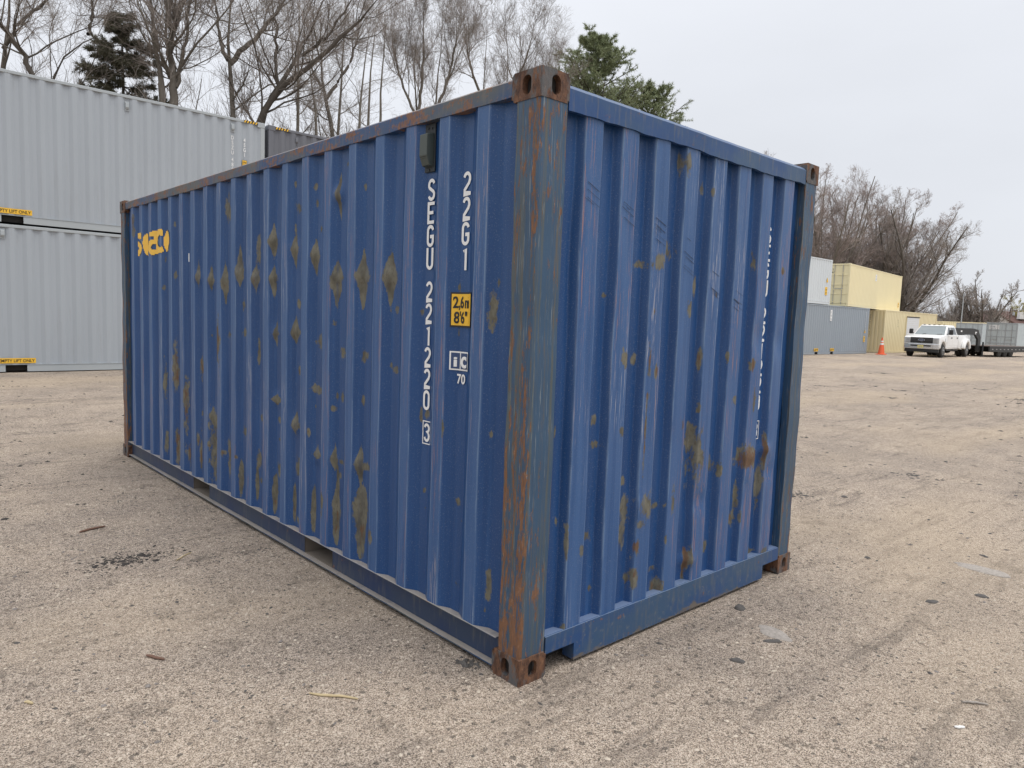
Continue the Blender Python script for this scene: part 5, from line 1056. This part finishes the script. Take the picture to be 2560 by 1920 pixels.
copy_tree(t2, (57.0, 25.4, 0), 2.6, (1.0, .98), 'bare reddish tree half hidden by the blue container post')
FG = 'far bare trees beyond the trailer'
t4 = upright(9.9, 'far round bare tree left of the utility pole', M['barkd'], M['twigf'], .34, 6, .75, (11, 8, 5, 3), .42, .14, (125.0, 31.1, 0), FG, 4.2, .06)
copy_tree(t4, (124.0, 33.4, 0), 1.9, (.62, .80), 'far narrow bare tree behind the thin mast')
copy_tree(t4, (122.0, 34.2, 0), 4.0, (.5, .70), 'far small bare tree left of the thin mast')
# low scrub and the wooded skyline: a mass nobody could count
def scrub(name, label, boxes, mat, n, hgt, rad):
    N = n; k = rng.integers(0, len(boxes), N); bxs = np.array(boxes, float); u = rng.uniform(size=(N, 1)); v = rng.uniform(-1, 1, (N, 1))
    P = bxs[k, :3] * (1 - u) + bxs[k, 3:6] * u + np.concatenate([v, -v * .2, v * 0], 1) * 3; h = bxs[k, 6] * rng.uniform(.5, 1.15, N)
    D = np.stack([rng.normal(size=N) * .22, rng.normal(size=N) * .22, np.ones(N)], 1)
    a, ra = grow(P, D, h, np.full(N, rad), 5, .12, .03, .4); p, d, L, r = spawn(a, ra, h, 9, .15, 40, .40, .6); b, rb = grow(p, d, L, r, 3, .15, .05, .5)
    p, d, L, r = spawn(b, rb, L, 5, .2, 40, .6, .7); c, rc = grow(p, d, L, r, 2, .15, .05, .5)
    V, F = join([tubes(a, ra, 3), tubes(b, rb, 3), ribbons(c, rc)]); return tag(npmesh(name, V, F, mat), label, 'scrub', kind='stuff')
scrub('far_scrub', 'low brown scrub and far woods along the skyline beyond the truck', [(190, 78, 0, 235, 20, 0, 9.0), (150, 56, 0, 168, 47, 0, 5.0)], M['twigf'], 330, 4, .06)
scrub('thicket', 'brown underbrush between the trunks behind the right containers', [(52, 22.5, 0, 67, 21.5, 0, 5.5), (52, 27, 0, 70, 26, 0, 7.0)], M['twigr'], 170, 6, .016)
scrub('thicket', 'thin brush behind the left container stacks', [(2, 21, 0, 22, 27, 0, 7.0)], M['twig'], 60, 6, .02)
wlw = upright(8.6, 'small yellow green willow at the far right edge', M['bark'], flat('yellow catkin twig', (.34, .30, .09), .9), .2, 4, .4, (9, 8, 6, 4), .4, .2, (164, 34.5, 0), None, 5)

# ------------------------------------------------------------------ loose things on the ground
def gz(x, y): return float(ground_h(np.array(x, float), np.array(y, float)))
def stick(name, label, pts, r, mat, cat='stick'):
    P = []
    for i, (x, y) in enumerate(pts): P.append((x, y, gz(x, y) + r * .8 + rnd.uniform(0, .004)))
    Q = smooth_line(P, 9); Q[:, :2] += rng.normal(size=(9, 2)) * r * .25
    return tag(B().tube([tuple(q) for q in Q], [r * k for k in (.6, .9, 1, 1.1, .95, 1, .9, .85, .6)], 7).build(name, mat, smooth=True), label, cat)
stick('stick', 'pale bent stick on the gravel in front of the container', [(-.715, .505), (-.67, .445), (-.62, .40), (-.585, .345)], .0055, M['stick'])
stick('rusty_rod', 'short reddish brown stick on the gravel at the left', [(-.955, 3.39), (-.88, 3.43), (-.785, 3.455)], .008, M['rstick'])
stick('stick', 'stubby brown stick on the gravel below the dark debris patch', [(-1.125, 1.275), (-1.10, 1.235), (-1.075, 1.185)], .007, M['rstick'])
stick('wood_chip', 'small upright looking yellow wood chip at the lower left', [(-1.605, 1.17), (-1.59, 1.15), (-1.585, 1.13)], .006, M['stick'], 'wood chip')
stick('stick', 'thin pale straw beside the dark debris patch', [(-.62, 2.45), (-.55, 2.52), (-.5, 2.55)], .004, M['stick'])
def slab(name, label, cx, cy, w, l, rz, t, mat, cat, seed, tilt=.0):
    """worn flat piece lying almost flush in the gravel, ragged edge, uneven top"""
    r = random.Random(seed); n = 19; b = B(); k = [r.uniform(.55, 1.1) for _ in range(n)]; k = [(k[i] * 2 + k[i - 1] + k[(i + 1) % n]) / 4 for i in range(n)]
    def ring(f, z, j): return [(w / 2 * k[i] * f * math.cos(2 * math.pi * i / n), l / 2 * k[i] * f * math.sin(2 * math.pi * i / n), z + r.uniform(-j, j)) for i in range(n)]
    P = ring(1.05, -.008, 0) + ring(1.0, t * .35, t * .15) + ring(.80, t * .9, t * .2) + ring(.4, t, t * .15) + [(0, 0, t)]
    F = [(q * n + i, q * n + (i + 1) % n, (q + 1) * n + (i + 1) % n, (q + 1) * n + i) for q in range(3) for i in range(n)] + [(3 * n + i, 3 * n + (i + 1) % n, 4 * n) for i in range(n)]
    o = b.poly(P, F).build(name, mat, None); o.location = (cx, cy, gz(cx, cy)); o.rotation_euler = (tilt, 0, rz); return tag(o, label, cat)
slab('concrete_slab', 'cracked pale concrete slab half buried in the gravel at the right', 3.585, -.80, .17, .42, .1, .010, M['conc'], 'concrete', 3, .02)
slab('concrete_slab', 'pale grey concrete patch near the bottom rail of the end wall', 1.42, -.44, .13, .24, -.2, .005, M['conc'], 'concrete', 5)
slab('asphalt_chip', 'dark angular asphalt chip close to the end rail', 1.58, -.14, .09, .07, .4, .014, M['asph'], 'asphalt', 6, .1)
slab('asphalt_chip', 'dark flat asphalt chip beside the pale grey concrete patch', 1.32, -.47, .05, .13, .9, .006, M['asph'], 'asphalt', 7)
slab('asphalt_chip', 'dark flat asphalt chip below the cracked pale slab', 3.0, -.96, .07, .10, .2, .008, M['asph'], 'asphalt', 8)
slab('asphalt_chip', 'long dark asphalt chip between the concrete patch and the cracked slab', 2.62, -.80, .11, .06, -.5, .008, M['asph'], 'asphalt', 9)
slab('asphalt_chip', 'small dark asphalt chip in the lower right gravel', .99, -.47, .05, .08, .5, .008, M['asph'], 'asphalt', 10)
stick('wood_chip', 'white wood splinter at the lower right', [(1.44, -1.29), (1.48, -1.33), (1.50, -1.37)], .005, M['conc'], 'wood chip')
stick('wood_chip', 'white flake at the lower right edge, lowest of its kind', [(1.19, -1.335), (1.215, -1.36)], .006, M['refl'], 'wood chip')
# scattered stones (uncountable)
def stones(name, label, pts, size, mat, flat_=.55):
    N = len(pts); ico = np.array([(0, 0, 1), (1, 0, 0), (.31, .95, 0), (-.81, .59, 0), (-.81, -.59, 0), (.31, -.95, 0), (0, 0, -1)], float)
    fc = np.array([(0, 1, 2), (0, 2, 3), (0, 3, 4), (0, 4, 5), (0, 5, 1), (6, 2, 1), (6, 3, 2), (6, 4, 3), (6, 5, 4), (6, 1, 5)])
    v = ico[None] * rng.uniform(.6, 1.25, (N, 7, 1)) * size[:, None, None]; v[..., 2] *= flat_; el = rng.uniform(.6, 1.4, (N, 1)); v[..., 0] *= el; v[..., 1] /= el
    a = rng.uniform(0, 6.28, N); c, s = np.cos(a)[:, None], np.sin(a)[:, None]; x = v[..., 0] * c - v[..., 1] * s; y = v[..., 0] * s + v[..., 1] * c
    V = np.stack([x + pts[:, :1], y + pts[:, 1:2], v[..., 2] + (ground_h(pts[:, 0], pts[:, 1]) + size * flat_ * .25)[:, None]], -1)
    return tag(npmesh(name, V.reshape(-1, 3), (fc[None] + 7 * np.arange(N)[:, None, None]).reshape(-1, 3), mat), label, 'gravel', kind='stuff')
def scatter(n, x0, x1, y0, y1, clump=0.0):
    P = np.stack([rng.uniform(x0, x1, n), rng.uniform(y0, y1, n)], 1)
    if clump:
        cc = np.stack([rng.uniform(x0, x1, 60), rng.uniform(y0, y1, 60)], 1); k = rng.integers(0, 60, n); m = rng.uniform(size=n) < clump
        P[m] = cc[k[m]] + rng.normal(size=(m.sum(), 2)) * rng.uniform(.03, .22, (m.sum(), 1))
    ins = (P[:, 0] > .0) & (P[:, 0] < WID) & (P[:, 1] > .0) & (P[:, 1] < LEN); return P[~ins]
P = scatter(6000, -2.2, 3.6, -2.0, 4.6, .6); stones('dark_stones', 'small dark stones scattered over the gravel yard', P, np.exp(rng.normal(-5.6, .42, len(P))), M['asph'])
P = scatter(9000, -2.2, 3.6, -2.0, 4.6, .2); stones('pale_stones', 'small pale stones scattered over the gravel yard', P, np.exp(rng.normal(-5.35, .35, len(P))), flat('pale pebble', (.50, .43, .35), .9, var=.35, sc=60))
P = scatter(4500, 3, 26, -6, 12, .5); stones('dark_stones', 'dark stones scattered over the far gravel', P, np.exp(rng.normal(-4.3, .45, len(P))), M['asph'], .35)
P = scatter(1500, -4, 3, 4, 14, .5); stones('dark_stones', 'dark crumbs scattered over the gravel towards the grey stack', P, np.exp(rng.normal(-4.6, .45, len(P))), M['mulch'], .4)
q = rng.normal(size=(340, 2)) * np.array([.125, .070]) + np.array([-.85, 2.66]); stones('dark_debris', 'dark patch of rotten bark on the gravel at the left', q, np.exp(rng.normal(-5.0, .5, 340)), M['mulch'], .4)
q = rng.normal(size=(26, 2)) * np.array([.022, .035]) + np.array([-.03, .30]); stones('rubble', 'little heap of dark stones beside the bottom rail at the near corner', q, np.exp(rng.normal(-4.5, .3, 26)), M['asph'], .8)
P = scatter(420, -2.2, 4.5, -2.2, 5.0, .45); stones('grey_stones', 'larger grey stones lying singly on the gravel near the camera', P, np.exp(rng.normal(-4.85, .30, len(P))), flat('grey stone', (.20, .18, .165), .9, var=.5, sc=25), .6)
